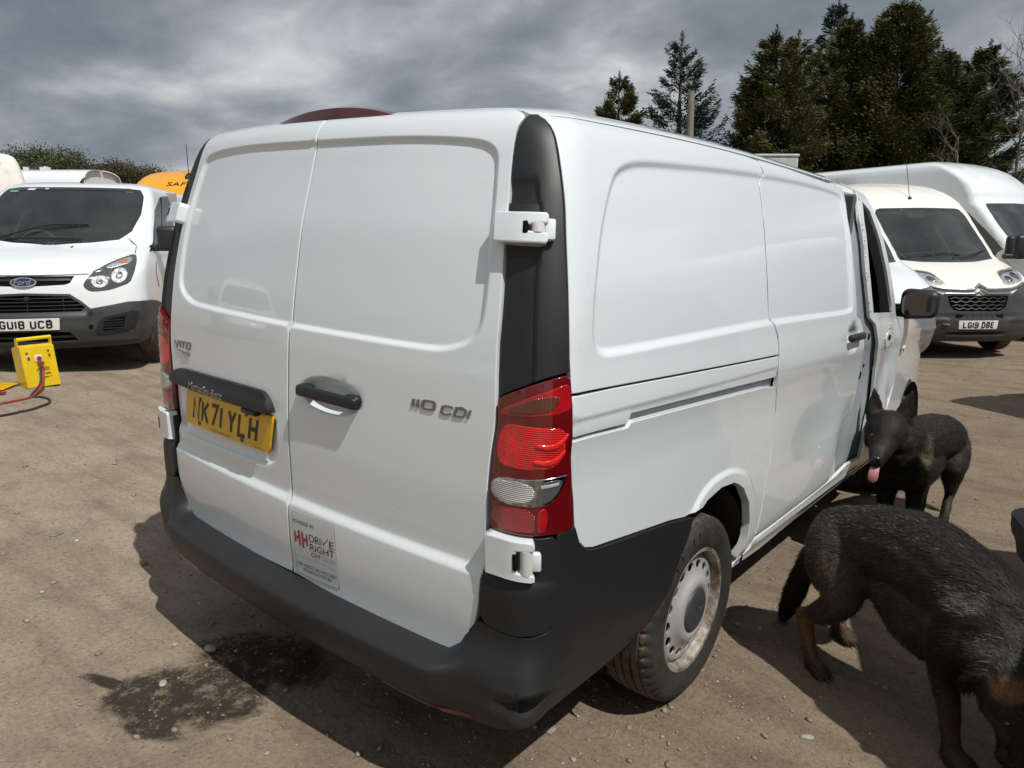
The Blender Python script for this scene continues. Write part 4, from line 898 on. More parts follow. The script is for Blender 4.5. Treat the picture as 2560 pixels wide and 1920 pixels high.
def wheel(parent, loc, side, R=.33, w=.205, rim=.211, star=True, holes=16, mat='rusty_steel', cap='grey_plastic', detail=True, name='wheel', rot=0.):
    Wh = empty(name); Wh.parent = parent; Wh.location = loc; Wh.rotation_euler = (rot, 0, 0 if side > 0 else math.pi)
    V, F = lathe(tyre_profile(R, w, rim), 192 if detail else 48)
    n = len(tyre_profile(R, w, rim))
    if detail:   # shoulder sipes cut into the tread blocks
        V = np.array(V).reshape(192, n, 3)
        for k in range(192):
            if k % 4 == 0:
                for i in (4, 5, 6, 22, 23, 24): V[k, i, 1:] *= (1-.0075/R)
        V = V.reshape(-1, 3)
    me = mesh_np(V, F, True); me.set_sharp_from_angle(angle=R_(32)); T_ = link('tyre', me, ['tyre_rubber', 'tyre_tread'], Wh)
    mi = [1 if 5 <= (f % (n-1)) <= 22 else 0 for f in range(len(F))]; me.polygons.foreach_set('material_index', mi)
    if detail:
        for j in range(14):
            a = R_(20+j*8.5); c = .285+.0*j; bm = bmesh.new()
            rbox(bm, (w*.497, c*math.cos(a), c*math.sin(a)), (.004, .016 if j % 3 else .022, .030), .001, 1, Matrix.Rotation(a-math.pi/2, 3, 'X'))
            if j in (2, 3, 4, 7, 8, 10, 11): link('tyre_lettering', from_bm(bm), 'tyre_rubber', T_)
            else: bm.free()
    h = w/2
    prof = [(h*.80, rim+.008), (h*.86, rim+.011), (h*.90, rim+.008), (h*.88, rim-.004), (h*.60, rim-.012), (h*.30, rim-.018), (-h*.7, rim-.022), (-h*.8, rim+.006)]
    V, F = lathe(prof, 64); me = mesh_np(V, F, True); me.set_sharp_from_angle(angle=R_(50)); link('rim', me, mat, Wh)
    rd = RimDisc([(0, .082), (.060, .082), (.080, .094), (.094, .0975), (.108, .094), (.124, .082), (.140, .074), (.160, .070), (.180, .068), (.192, .060), (.200, .048)])
    if detail:
        circ = [(.197*math.cos(a), .197*math.sin(a)) for a in np.linspace(0, 2*np.pi, 64, endpoint=False)]
        hs = []
        for j in range(holes):
            a = 2*math.pi*(j+.5)/holes; c, s_ = math.cos(a), math.sin(a)
            hs.append([(c*(.156+.0145*math.cos(t))-s_*.0205*math.sin(t), s_*(.156+.0145*math.cos(t))+c*.0205*math.sin(t)) for t in np.linspace(0, 2*np.pi, 14, endpoint=False)])
        patch('rim_disc', rd, circ, Wh, mat, h=.012, holes=hs, gap=0, thick=.006, sm=0, edge=.0012)
        V, F = lathe([(.0, .0), (.0, .19), (-.01, .195)], 32); link('brake_drum', mesh_np(V, F), 'dark_void', Wh)
    else:
        prof = [(float(rd.f(r)), r) for r in np.linspace(.02, .197, 12)]; V, F = lathe(prof, 40); link('rim_disc', mesh_np(V, F), mat, Wh)
        bm = bmesh.new()
        for j in range(12):
            a = 2*math.pi*(j+.5)/12; tube(bm, [(.028, .155*math.cos(a), .155*math.sin(a)), (.036, .155*math.cos(a), .155*math.sin(a))], .015, 8)
        link('rim_hole', from_bm(bm), 'dark_void', Wh)
    V, F = lathe([(.088, .080), (.096, .079), (.101, .072), (.105, .055), (.107, .0)], 40); C_ = link('hub_cap', mesh_np(V, F), cap, Wh)
    if star and detail:
        bm = bmesh.new()
        for j in range(3):
            a = math.pi/2+j*2*math.pi/3+.35; d = Vector((0, math.cos(a), math.sin(a))); e = Vector((0, -math.sin(a), math.cos(a)))
            t = bm.verts.new(Vector((.103, 0, 0))+d*.062); l_ = bm.verts.new(Vector((.106, 0, 0))+e*.014-d*.002); r2 = bm.verts.new(Vector((.106, 0, 0))-e*.014-d*.002); m_ = bm.verts.new(Vector((.115, 0, 0)))
            bm.faces.new((t, l_, m_)); bm.faces.new((m_, r2, t))
        link('hub_star', from_bm(bm), cap, C_)
    return Wh
RW = [wheel(VAN, (.842, 1.054, .332), 1, w=.205, rot=.3), wheel(VAN, (-.842, 1.054, .332), -1), wheel(VAN, (.820, 4.254, .332), 1, rot=.7), wheel(VAN, (-.820, 4.254, .332), -1)]

# ------------------------------------------------------------------ parked vans all round
FR = [(.22,.22,.90,.10,.22,.15),(.32,.32,.95,.03,.24,.17),(.45,.45,.985,.0,.26,.18),(.60,.60,.993,.0,.26,.19),(.70,.70,.993,.012,.27,.20),(.80,.80,.99,.03,.28,.21),(.90,.90,.985,.06,.28,.22),(.98,.98,.98,.115,.27,.23),
(1.06,1.06,.972,.24,.25,.22),(1.14,1.14,.96,.45,.22,.20),(1.20,1.20,.945,.66,.2,.17),(1.26,1.25,.93,.86,.18,.16),(1.5,1.48,.89,1.12,.17,.16),(1.75,1.72,.835,1.42,.16,.16),(1.9,1.86,.785,1.62,.16,.15),(1.97,1.915,.72,1.76,.17,.13),(2.05,1.945,.62,1.95,.18,.11),(2.2,1.965,.40,2.3,.15,.05),(2.4,1.975,.15,2.7,.08,.02),(2.52,1.976,.02,2.9,.01,.002)]
CR = [(.24,.24,.90,.12,.25,.12),(.34,.34,.96,.03,.27,.14),(.50,.50,1.0,.0,.28,.15),(.62,.62,1.015,.0,.28,.15),(.72,.72,1.02,.02,.28,.15),(.88,.88,1.02,.04,.28,.16),(.98,.98,1.015,.07,.27,.17),(1.05,1.05,1.01,.13,.26,.17),
(1.15,1.15,1.0,.30,.24,.16),(1.25,1.25,.985,.52,.2,.14),(1.33,1.33,.97,.76,.17,.13),(1.39,1.38,.96,.92,.15,.12),(1.6,1.58,.935,1.14,.14,.12),(1.85,1.84,.90,1.40,.14,.12),(2.05,2.06,.87,1.60,.14,.12),(2.18,2.19,.845,1.74,.15,.12),(2.30,2.33,.815,1.92,.17,.12),(2.42,2.44,.77,2.15,.2,.12),(2.52,2.52,.71,2.4,.2,.10),(2.62,2.57,.62,2.65,.2,.08),(2.8,2.62,.42,3.0,.15,.05),(3.0,2.64,.15,3.3,.1,.02),(3.12,2.641,.02,3.5,.01,.002)]
CRP = []
for _a, _z, _w, _y, _c, _q in CR:   # a taller, squarer roof
    CRP.append((_a, _z+max(0, _z-2.19)*.67, {2.30: .90, 2.42: .885, 2.52: .86, 2.62: .82, 2.8: .60, 3.0: .2}.get(_a, _w if _a < 1.5 or _a > 2.9 else max(_w, .92)), _y*(.96 if _a > 2.2 else 1), (.14 if 2.2 < _a < 2.7 else _c), _q))
FORDB = Body(FR); CITB = Body(CR)
def seat_group(parent, y, z, zs=1., mat='interior_dark'):
    for x in (-.52, .02, .50):
        bm = bmesh.new(); rbox(bm, (x, y, z), (.46, .46, .18), .05, 2); rbox(bm, (x, y+.24, z+.36), (.45, .15, .60), .06, 2); rbox(bm, (x, y+.26, z+.76), (.26, .11, .18), .04, 2); link('seat', from_bm(bm, 40), mat, parent)
def steering(parent, c, r=.19, tilt=.5):
    bm = bmesh.new(); pts = [(c[0]+r*math.cos(a), c[1]+r*math.sin(a)*math.sin(tilt), c[2]+r*math.sin(a)*math.cos(tilt)) for a in np.linspace(0, 2*np.pi, 25)]
    tube(bm, pts, .016, 6, False); tube(bm, [pts[0], pts[12]], .014, 6); link('steering_wheel', from_bm(bm, 60), 'interior_dark', parent)
def end_line(body, L, v0, v1, n=14): return [(body.uy(L, v), v) for v in np.linspace(v0, v1, n)]
def end_cap(body, parent, yb_, v0, v1, mat):
    vs = np.linspace(v0, v1, 26); ue = np.array([body.uy(yb_, v) for v in vs]); R1, _ = surf(body, ue, vs); L1, _ = surf(body, -ue, vs)
    yb = yb_; V = []
    for p in list(R1)+list(L1[::-1]): V.append((p[0], yb, p[2]))
    n = 26; F = [(i, i+1, 2*n-2-i, 2*n-1-i) for i in range(n-1)]
    return link('rear_panel', mesh_np(V, [f[::-1] for f in F], False), mat, parent)
def van_wheels(parent, y0, wb, x, R, cap='grey_plastic', mat='silver_paint', z=None):
    for yy in (y0, y0+wb):
        for s in (1, -1): wheel(parent, (s*x, yy, (R if z is None else z)), s, R=R, w=.215, rim=.205, star=False, detail=False, mat=mat, cap=cap)
def wiper(parent, body, pts, r=.009): return mtube('wiper', body, pts, r, parent, 'rubber_seal', 6, 4)
def plate(parent, body, s, gap_u, v0, v1, n=.012):
    P = patch('number_plate', body, [(-gap_u, v0), (gap_u, v0), (gap_u, v1), (-gap_u, v1)], parent, 'white_plate', off=n, h=.08, gap=0, thick=.01, sm=0, edge=.003)
    h_ = v1-v0; word('plate_characters', s, body, [(-gap_u*.80, v1-h_*.15), (gap_u*.80, v1-h_*.15), (gap_u*.80, v0+h_*.15), (-gap_u*.80, v0+h_*.15)], P, 'plate_black', .050, .079, .0145, (.011, .030), n+.0005, n+.003)
    text('plate_small_print', 'BS AU 145d', body, [(-gap_u*.2, v0+h_*.11), (gap_u*.2, v0+h_*.11), (gap_u*.2, v0+h_*.06), (-gap_u*.2, v0+h_*.06)], P, 'plate_black', n+.0015)
    return P
def slat(parent, body, name, u0, u1, v, hv, n0, n1, mat, k=12):
    """a thin bar that follows the bow of the front"""
    bm = bmesh.new(); us = np.linspace(u0, u1, k)
    sec = [(v-hv/2, n0), (v-hv/2, n1), (v+hv/2, n1), (v+hv/2, n0)]; rg = [[bm.verts.new((u, a, b)) for a, b in sec] for u in us]
    for a, b in zip(rg, rg[1:]):
        for i in range(4): bm.faces.new((a[i], a[(i+1) % 4], b[(i+1) % 4], b[i]))
    bm.faces.new(rg[0]); bm.faces.new(rg[-1][::-1]); return mapped(name, bm, body, parent, mat)

def ford_van():
    A = np.array([[0.6301487925189818, -0.7764744034975456, 0.0], [0.7764744034975456, 0.6301487925189818, 0.0], [0, 0, 1.]])
    V = empty('parked_van', (-6.1368, 1.4217, .2158), A); B = FORDB
    tag(V, 'white medium van facing us at left, black bumper, blue oval badge, yellow box before it', 'van')
    ws = [(.644,1.917),(.775,1.897),(.797,1.812),(.771,1.587),(.693,1.397),(.585,1.304),(.35,1.270),(.0,1.252)]; WS = ws+[(-a, b) for a, b in ws[::-1]]
    win = [(.905,1.16),(.905,1.397),(.960,1.640),(1.20,1.815),(1.50,1.860),(1.80,1.865),(1.92,1.80),(1.93,1.24),(1.30,1.215)]
    black = [(.025,.786),(.35,.772),(.435,.700),(.503,.626),(.649,.652),(.785,.680),(1.05,.668),(1.33,.640)]
    archo = [(1.46+.40*math.cos(a)*1., .36+.40*math.sin(a)) for a in np.linspace(math.pi, 0, 15)]
    fy = 1.88
    arch = [(fy+.42*math.cos(a), .34+.42*math.sin(a)) for a in np.linspace(math.pi-.75, 0, 14)]
    up = black[1:]+[(1.52,.60)]+arch[1:]+[(2.35,.30)]+end_line(B, 4.95, .30, 2.50)
    body = [(0,.787)]+up+[(-a, b) for a, b in up[::-1]]
    sh = lambda u, v: .012*np.exp(-((v-1.07-.05*np.sin(np.abs(u)))/.03)**2)*(np.abs(u) > 1.)-.010*np.exp(-((v-.80)/.05)**2)*(np.abs(u) > 1.6)
    patch('body', B, body, V, 'white_paint_far', sh, holes=[WS, win, mir(win)], h=.085, gap=0, sm=0, thick=.02)
    # bonnet shut line
    for s in (1, -1): mtube('bonnet_gap', B, [(s*.662, 1.325, .001), (s*.763, 1.226, .001), (s*.785, 1.15, .001)], .004, V, 'rubber_seal', 5)
    mtube('bonnet_gap', B, [(-.49,.957,.002),(-.2,.952,.002),(0,.951,.002),(.2,.952,.002),(.49,.957,.002)], .004, V, 'rubber_seal', 5, 3)
    patch('windscreen', B, shrink(ccw(WS), -.012), V, 'clear_glass', off=-.006, h=.10, gap=0, sm=1, thick=.004)
    wi = shrink(ccw(chaikin(WS, 1)), .035)
    patch('windscreen_border', B, shrink(ccw(WS), -.014), V, 'opaque_glass', off=-.0035, holes=[wi], h=.06, gap=0, sm=0, thick=.003)
    for u0, v0, w_, h_, m in ((-.46, 1.885, .045, .012, 'pale_sticker'), (-.66, 1.86, .05, .010, 'green_sticker'), (-.28, 1.892, .022, .007, 'pale_sticker')): mbox('screen_sticker', B, u0-w_, u0+w_, v0-h_, v0+h_, -.003, .001, V, m, .001, 1)
    for s in (1, -1):
        k = (lambda p: p) if s > 0 else mir
        patch('side_window', B, shrink(ccw(k(win)), -.01), V, 'clear_glass', off=-.006, h=.1, gap=0, sm=0, thick=.004)
        mbox('window_divider', B, s*1.30, s*1.34, 1.22, 1.84, -.004, .004, V, 'rubber_seal', .003, 1)
        mtube('door_gap', B, [(s*1.98, .42, .001), (s*1.99, .9, .001), (s*1.99, 1.3, .001), (s*1.98, 1.80, .001)], .005, V, 'rubber_seal', 5)
        mtube('door_gap', B, [(s*1.22, 1.12, .001), (s*1.30, .95, .001), (s*1.40, .78, .001)], .005, V, 'rubber_seal', 5)
    sealb = shrink(ccw(chaikin(win, 0)), -.018)
    # lamps
    HL = [(.448,.843),(.470,.900),(.507,.962),(.56,1.015),(.622,1.063),(.70,1.108),(.787,1.148),(.818,1.09),(.822,1.02),(.812,.93),(.797,.864),(.72,.825),(.653,.80),(.575,.79),(.502,.788)]
    for s in (1, -1):
        k = (lambda p: p) if s > 0 else mir
        H = patch('headlight', B, k(HL), V, 'headlamp_dark', off=.004, h=.04, gap=0, sm=1, thick=.02)
        for cu, cv, ru, rv in ((.575,.880,.065,.060),(.715,.935,.062,.075)):
            mdisc('lamp_reflector', B, s*cu, cv, ru, rv, .002, .012, H, 'headlamp_clear', 24, .006); mdisc('bulb_ring', B, s*cu, cv, ru*.42, rv*.42, .011, .020, H, 'headlamp_chrome', 16, .004)
        mtube('lamp_strip', B, [(s*.632,.845,.010),(s*.650,.93,.012),(s*.655,1.005,.010)], .006, H, 'headlamp_chrome', 6)
        mtube('lamp_strip', B, [(s*.505,.835,.008),(s*.545,.815,.008)], .005, H, 'headlamp_chrome', 6)
        patch('indicator_lens', B, k([(.60,1.025),(.70,1.085),(.775,1.12),(.79,1.06),(.70,1.025),(.62,1.0)]), H, 'headlamp_clear', off=.008, h=.04, gap=0, thick=.004)
        mbox('indicator_bulb', B, s*.69, s*.75, 1.055, 1.085, .008, .014, H, 'amber_lens', .004, 1)
        patch('lamp_brow', B, k([(.505,.975),(.575,1.02),(.60,1.01),(.585,.985),(.53,.965)]), H, 'headlamp_chrome', off=.008, h=.03, gap=0, thick=.004)
    # upper grille with oval badge
    g1 = [(-.381,.942),(0,.9445),(.381,.942),(.352,.876),(.31,.862),(.1,.852),(0,.848),(-.1,.852),(-.31,.862),(-.352,.876)]
    G = patch('upper_grille', B, g1, V, 'dark_void', off=.003, h=.05, gap=0, sm=0, thick=.01)
    slat(G, B, 'grille_bar', -.36, .36, .905, .020, .002, .016, 'black_plastic')
    Bd = mdisc('oval_badge', B, 0, .8835, .105, .043, .004, .022, V, 'chrome', 40, .004); mdisc('badge_face', B, 0, .8835, .092, .034, .018, .0235, Bd, 'oval_blue', 40, .001)
    text('badge_script', 'Ford', B, [(-.062,.908),(.062,.908),(.052,.862),(-.072,.862)], Bd, 'chrome', .0245)
    # black bumper
    bl = [(.003,.785),(.35,.770),(.433,.699),(.503,.625),(.649,.651),(.785,.679),(1.05,.667),(1.33,.638),(1.50,.60),(1.47,.45),(1.44,.30),(1.2,.25),(.9,.23),(.4,.228),(0,.228)]
    lg = [(.0,.766),(.336,.750),(.40,.700),(.462,.640),(.43,.603),(.343,.603),(0,.603)]; LG = lg+[(-a, b) for a, b in lg[::-1][1:]]
    low = [(0,.418),(.332,.405),(.40,.317),(0,.318)]; LO = low+[(-a, b) for a, b in low[::-1][1:-1]]
    LG = clean(np.array(LG)); LO = [(-.332,.405),(-.15,.416),(.15,.416),(.332,.405),(.40,.317),(-.40,.317)]
    bd = lambda u, v: .020*np.exp(-((v-.57)/.02)**2)*(np.abs(u) < .5)+.014*np.exp(-((v-.275)/.025)**2)-.02*sstep(.29-v, 0, .05)
    BM = patch('front_bumper', B, bl+[(-a, b) for a, b in bl[::-1]], V, 'grey_plastic', bd, off=.006, holes=[[tuple(p) for p in LG], LO], h=.05, gap=0, sm=0, thick=.04)
    patch('grille_back', B, shrink(ccw(LG), -.02), BM, 'dark_void', off=-.03, h=.08, gap=0, sm=0); patch('intake_back', B, shrink(ccw(LO), -.02), BM, 'dark_void', off=-.03, h=.08, gap=0, sm=0)
    for v0, e in ((.735,.35),(.700,.395),(.665,.43),(.630,.45)): slat(BM, B, 'grille_slat', -e, e, v0, .010, -.012, .008, 'black_plastic', 16)
    for x in (-.30, .02, .30): mbox('grille_rib', B, x-.004, x+.004, .605, .755, -.02, .0, BM, 'black_plastic', .001, 1)
    mdisc('camera_disc', B, .02, .735, .022, .020, 0, .012, BM, 'black_plastic', 16)
    slat(BM, B, 'intake_slat', -.36, .36, .362, .012, -.012, .012, 'black_plastic', 12)
    for s in (1, -1):
        k = (lambda p: p) if s > 0 else mir
        patch('fog_surround', B, k([(.560,.500),(.60,.545),(.68,.565),(.845,.600),(.838,.50),(.815,.41),(.70,.385),(.57,.375),(.53,.40)]), BM, 'black_plastic', lambda u, v: .010, off=.006, h=.05, gap=0, sm=1, thick=.02)
        patch('fog_recess', B, k([(.595,.497),(.625,.520),(.762,.548),(.762,.50),(.752,.435),(.70,.420),(.592,.405)]), BM, 'dark_void', off=.0175, h=.05, gap=0, sm=0, thick=.004)
        for v0 in (.43,.455,.48,.505): slat(BM, B, 'fog_slat', s*.60, s*(.745), v0, .010, .017, .026, 'black_plastic', 5)
        mdisc('tow_cap', B, s*.50, .452, .020, .018, .006, .012, BM, 'headlamp_chrome' if s < 0 else 'dark_void', 14)
        # mirrors
        bm = bmesh.new(); rbox(bm, (s*1.115, .98, 1.30), (.22, .13, .27), .05, 3); rbox(bm, (s*1.0, 1.0, 1.20), (.16, .09, .07), .02, 2); link('wing_mirror', from_bm(bm, 50), 'black_plastic', V)
    plate(V, B, 'GU18 UCB', .262, .434, .5455, .024)
    wiper(V, B, [(-.52,1.31,.02),(-.28,1.385,.03),(-.074,1.443,.028),(.12,1.458,.02),(.294,1.465,.012)], .011); wiper(V, B, [(.25,1.30,.015),(-.1,1.305,.02),(-.45,1.300,.02)], .009)
    mtube('aerial', B, [(.05,2.02,0),(.05,2.04,.03),(.05,2.09,.06)], [.022,.014,.003], V, 'rubber_seal', 8)
    mdisc('washer_jet', B, .22, 1.215, .010, .008, 0, .006, V, 'rubber_seal', 8)
    end_cap(B, V, 4.93, .30, 2.49, 'white_paint_far')
    van_wheels(V, .98, 2.93, .88, .338)
    bm = bmesh.new(); rbox(bm, (0, 2.6, .33), (1.7, 4.6, .06), .01, 1); rbox(bm, (0, .85, .45), (1.2, .7, .35), .05, 1); link('underbody', from_bm(bm), 'under_black', V)
    bm = bmesh.new(); rbox(bm, (0, 1.28, 1.06), (1.72, .50, .24), .08, 2); link('dashboard', from_bm(bm, 40), 'interior_grey', V)
    bm = bmesh.new(); rbox(bm, (0, 2.62, 1.2), (1.8, .04, 1.35), .01, 1); link('bulkhead', from_bm(bm), 'interior_grey', V)
    seat_group(V, 2.2, .92); steering(V, (-.38, 1.52, 1.22))
    return V
ford_van()

def relay_body(V, B, paint='white_paint_far', bumper='grey_plastic', bar='silver_paint', detail=True, glassmat='clear_glass', length=5.3, sideglass='dark_glass', wheelx=.91):
    ws = [(.640,2.150),(.700,2.130),(.735,2.05),(.760,1.814),(.762,1.50),(.748,1.397),(.374,1.348),(0,1.342)]; WS = [(0,2.158)]+ws+[(-a, b) for a, b in ws[::-1][1:]]
    win = [(.97,1.43),(1.02,1.75),(1.10,2.0),(1.30,2.12),(1.85,2.14),(1.95,2.08),(1.95,1.30),(1.40,1.28)]
    fy = 1.87
    arch = [(fy+.44*math.cos(a), .35+.45*math.sin(a)) for a in np.linspace(math.pi-.6, 0, 14)]
    up = [(.30,.895),(.42,.895),(.55,.975),(.70,1.07),(.95,1.10),(1.20,1.0),(1.42,.80)]+arch[1:]+[(2.40,.32)]+end_line(B, length, .32, 3.10, 44)
    patch('body', B, [(0,.895)]+up+[(-a, b) for a, b in up[::-1]], V, paint, lambda u, v: -.010*np.exp(-((v-1.0)/.08)**2)*(np.abs(u) > 2.3)-.006*np.exp(-((np.abs(u)-.5)/.05)**2)*(v > 2.3), holes=[WS, win, mir(win)], h=.10, gap=0, sm=0, thick=.02)
    patch('windscreen', B, shrink(ccw(WS), -.012), V, glassmat, off=-.006, h=.12, gap=0, sm=1, thick=.004)
    patch('windscreen_border', B, shrink(ccw(WS), -.014), V, 'opaque_glass', off=-.0035, holes=[shrink(ccw(chaikin(WS, 1)), .03)], h=.08, gap=0, sm=0, thick=.003)
    for s in (1, -1):
        k = (lambda p: p) if s > 0 else mir
        patch('side_window', B, shrink(ccw(k(win)), -.01), V, sideglass, off=-.006, h=.12, gap=0, sm=0, thick=.004)
        mbox('window_divider', B, s*1.33, s*1.37, 1.29, 2.12, -.004, .004, V, 'rubber_seal', .003, 1)
        for uu in (2.02,): mtube('door_gap', B, [(s*uu, .45, .001), (s*uu, 1.2, .001), (s*uu, 2.15, .001)], .006, V, 'rubber_seal', 5)
        mtube('door_gap', B, [(s*1.25, 1.28, .001), (s*1.33, 1.0, .001), (s*1.43, .80, .001)], .005, V, 'rubber_seal', 5)
        mbox('door_handle', B, s*1.80, s*1.92, 1.12, 1.16, 0, .025, V, 'black_plastic', .008, 2)
        if not (s > 0 and bumper == 'silver_paint'):
          bm = bmesh.new(); rbox(bm, (s*1.20, .98, 1.56), (.22, .13, .36), .06, 3); rbox(bm, (s*1.05, 1.0, 1.42), (.22, .08, .07), .02, 2); link('wing_mirror', from_bm(bm, 50), 'black_plastic', V)
        if bumper == 'silver_paint': continue
        HL = [(.655,1.245),(.560,1.235),(.461,1.217),(.425,1.165),(.405,1.10),(.383,1.043),(.50,1.052),(.651,1.075),(.76,1.10),(.82,1.22),(.80,1.27)]
        H = patch('headlight', B, k(HL), V, 'headlamp_clear', off=.006, h=.05, gap=0, sm=1, thick=.02)
        patch('lamp_brow', B, k([(.42,1.155),(.47,1.205),(.62,1.228),(.75,1.235),(.76,1.215),(.60,1.200),(.48,1.175),(.44,1.14)]), H, 'headlamp_dark', off=.0085, h=.04, gap=0, thick=.003)
        for cu, cv, ru, rv in ((.52,1.115,.050,.036),(.665,1.150,.062,.046)): mdisc('lamp_reflector', B, s*cu, cv, ru, rv, .0085, .0135, H, 'headlamp_chrome', 18, .003); mdisc('lamp_bulb', B, s*cu, cv, ru*.45, rv*.5, .012, .016, H, 'headlamp_dark', 12, .002)
    bl = [(0,.905),(.30,.905),(.42,.90),(.55,.97),(.70,1.06),(.95,1.09),(1.20,.98),(1.42,.78),(1.40,.55),(1.36,.33),(1.1,.29),(.8,.255),(.4,.25),(0,.25)]
    gr = [(-.40,.893),(.40,.893),(.37,.75),(.33,.70),(.27,.684),(-.27,.684),(-.33,.70),(-.37,.75)]
    BM = patch('front_bumper', B, bl+[(-a, b) for a, b in bl[::-1]], V, bumper, lambda u, v: -.012*sstep(.60-np.abs(u), 0, .2)*np.exp(-((v-.62)/.04)**2)+.012*np.exp(-((v-.57)/.03)**2)*(np.abs(u) > .4), off=.006, holes=[gr], h=.055, gap=0, sm=0, thick=.04)
    patch('grille_back', B, shrink(ccw(gr), -.02), BM, 'dark_void', off=-.02, h=.1, gap=0, sm=0)
    mbox('lower_slot', B, -.30, .33, .597, .645, .004, .009, BM, 'dark_void', .003, 1)
    if detail:
        for i in range(7): mbox('slot_rib', B, -.24+i*.085, -.236+i*.085, .598, .644, .007, .011, BM, bumper, .001, 1)
        for j, v0 in enumerate((.865,.815,.765,.718)):
            e = (.37,.36,.345,.31)[j]
            pts = [(u, v0+(.014 if ((i+j) % 2) else -.010), -.004) for i, u in enumerate(np.linspace(-e, e, 13))]; mtube('grille_mesh', B, pts, .008, BM, 'black_plastic', 5)
    patch('lip_recess', B, [(-.40,.400),(.40,.408),(.43,.368),(-.43,.36)], BM, 'dark_void', off=.009, h=.06, gap=0, sm=1, thick=.003); slat(BM, B, 'bumper_lip', -.42, .42, .335, .018, .004, .024, bumper, 12)
    if bar:
        for nm, pts, r in (('upper_bar', [(-.685,1.055,.012),(-.55,1.005,.016),(-.44,.983,.018),(-.20,.975,.02),(-.07,.978,.022),(0,1.030,.026),(.07,.978,.022),(.20,.975,.02),(.44,.983,.018),(.55,1.005,.016),(.685,1.055,.012)], .020),
                           ('lower_bar', [(-.43,.925,.014),(-.20,.922,.018),(-.075,.925,.02),(0,.967,.024),(.075,.925,.02),(.20,.922,.018),(.43,.925,.014)], .016)):
            mtube(nm, B, pts, r, BM, bar, 8, 0)
        mtube('chevron', B, [(-.075,.985,.03),(0,1.036,.034),(.075,.985,.03)], .017, BM, 'chrome', 8); mtube('chevron', B, [(-.075,.930,.03),(0,.978,.034),(.075,.930,.03)], .017, BM, 'chrome', 8)
    end_cap(B, V, length-.06, .34, 3.08, paint)
    van_wheels(V, .95, 3.2 if length < 5.5 else 3.6, wheelx, .345)
    bm = bmesh.new(); rbox(bm, (0, length/2, .36), (1.75, length-.7, .06), .01, 1); rbox(bm, (0, .80, .5), (1.2, .7, .4), .05, 1); link('underbody', from_bm(bm), 'under_black', V)
def cab_fit(V, B, bulk=True):
    bm = bmesh.new(); rbox(bm, (0, 1.30, 1.14), (1.75, .50, .24), .08, 2); link('dashboard', from_bm(bm, 40), 'interior_grey', V)
    if bulk: bm = bmesh.new(); rbox(bm, (0, 2.75, 1.35), (1.8, .04, 1.6), .01, 1); link('bulkhead', from_bm(bm), 'interior_grey', V)
    seat_group(V, 2.3, 1.02); steering(V, (-.40, 1.58, 1.32))
A_C = np.array([[0.7496619221969116, -0.6618209745905849, 0.0], [0.6618209745905849, 0.7496619221969116, 0.0], [0, 0, 1.]])
def rotz(a): c, s = math.cos(a), math.sin(a); return np.array([[c, -s, 0], [s, c, 0], [0, 0, 1.]])
def citroen():
    V = empty('parked_van', (.5044, 11.0166, -.1700), A_C); B = CITB
    tag(V, 'cream-white high-roof van with chevron badge and roof aerial, facing us beyond the dogs', 'van')
    relay_body(V, B, 'cream_paint', sideglass='clear_glass'); cab_fit(V, B)
    plate(V, B, 'LG19 DBE', .262, .4375, .5565, .016)
    wiper(V, B, [(-.66,1.395,.02),(-.45,1.445,.03),(-.10,1.480,.025),(.066,1.484,.02),(.264,1.455,.012)]); wiper(V, B, [(.093,1.390,.02),(.30,1.42,.03),(.519,1.472,.025),(.724,1.543,.012)])
    a = mtube('aerial', B, [(-.081,2.285,0),(-.081,2.296,.02)], [.03,.02], V, 'rubber_seal', 8)
    P0, N0 = surf(B, np.array([-.081]), np.array([2.296])); p = P0[0]; link('aerial_rod', tube_mesh([p, p+np.array([.06, .30, .62])], .005, 5), 'rubber_seal', V)
    mbox('tow_hook', B, -.46, -.38, .495, .512, .006, .03, V, 'chrome', .004, 2)
    bm = bmesh.new(); rbox(bm, (.02, 1.84, 2.06), (.26, .03, .09), .02, 2); link('rear_view_mirror', from_bm(bm, 40), 'pale_sticker', V)
citroen()
def other_van(name, loc, ang, label, zs=1., paint='white_paint_far', bumper='grey_plastic', bar=None, length=5.3, cat='van', ws=1., group=None, glassmat='opaque_glass', rows=None):
    V = empty(name, loc, rotz(ang)); tag(V, label, cat, group); B = Body(rows or CR, zs=zs, ws=ws)
    relay_body(V, B, paint, bumper, bar, False, glassmat, length, wheelx=.91*ws); return V, B
ANG = math.atan2(.66182, .74966); ANGY = .62
VT, _ = other_van('parked_van', (-.34, 8.77, -.178), ANG, 'white van with silver-grey bumper, mostly hidden behind the near van beside its mirror', 1.0, bumper='silver_paint', ws=.98)
VP, _ = other_van('parked_van', (1.90, 14.47, -.178), ANG+.42, 'tall white high-roof van with dark cab window, cut off at the right edge', 1.07, length=6.6, rows=CRP)
VY, BY = other_van('yellow_van', (-11.60, 4.80, .33), ANGY, 'orange-yellow high-roof van whose lettered front rises behind the medium van', .885, 'orange_yellow', bumper='black_plastic', rows=CRP)
text('roof_lettering', 'SAFETY', BY, [(-.12,2.395),(.66,2.395),(.66,2.335),(-.12,2.335)], VY, 'plate_black', .004)
mdisc('aerial_base', BY, .18, 2.50, .055, .05, 0, .05, VY, 'rubber_seal', 14, .02)
p = surf(BY, np.array([.18]), np.array([2.50]))[0][0]; link('aerial_rod', tube_mesh([p, p+np.array([-.03, .05, .62])], .008, 5), 'rubber_seal', VY)
other_van('parked_van', (-20.64, 3.08, .43), 2.25-math.pi, 'white van standing side-on behind the medium van, a dark rack on its roof', .985, length=5.6)
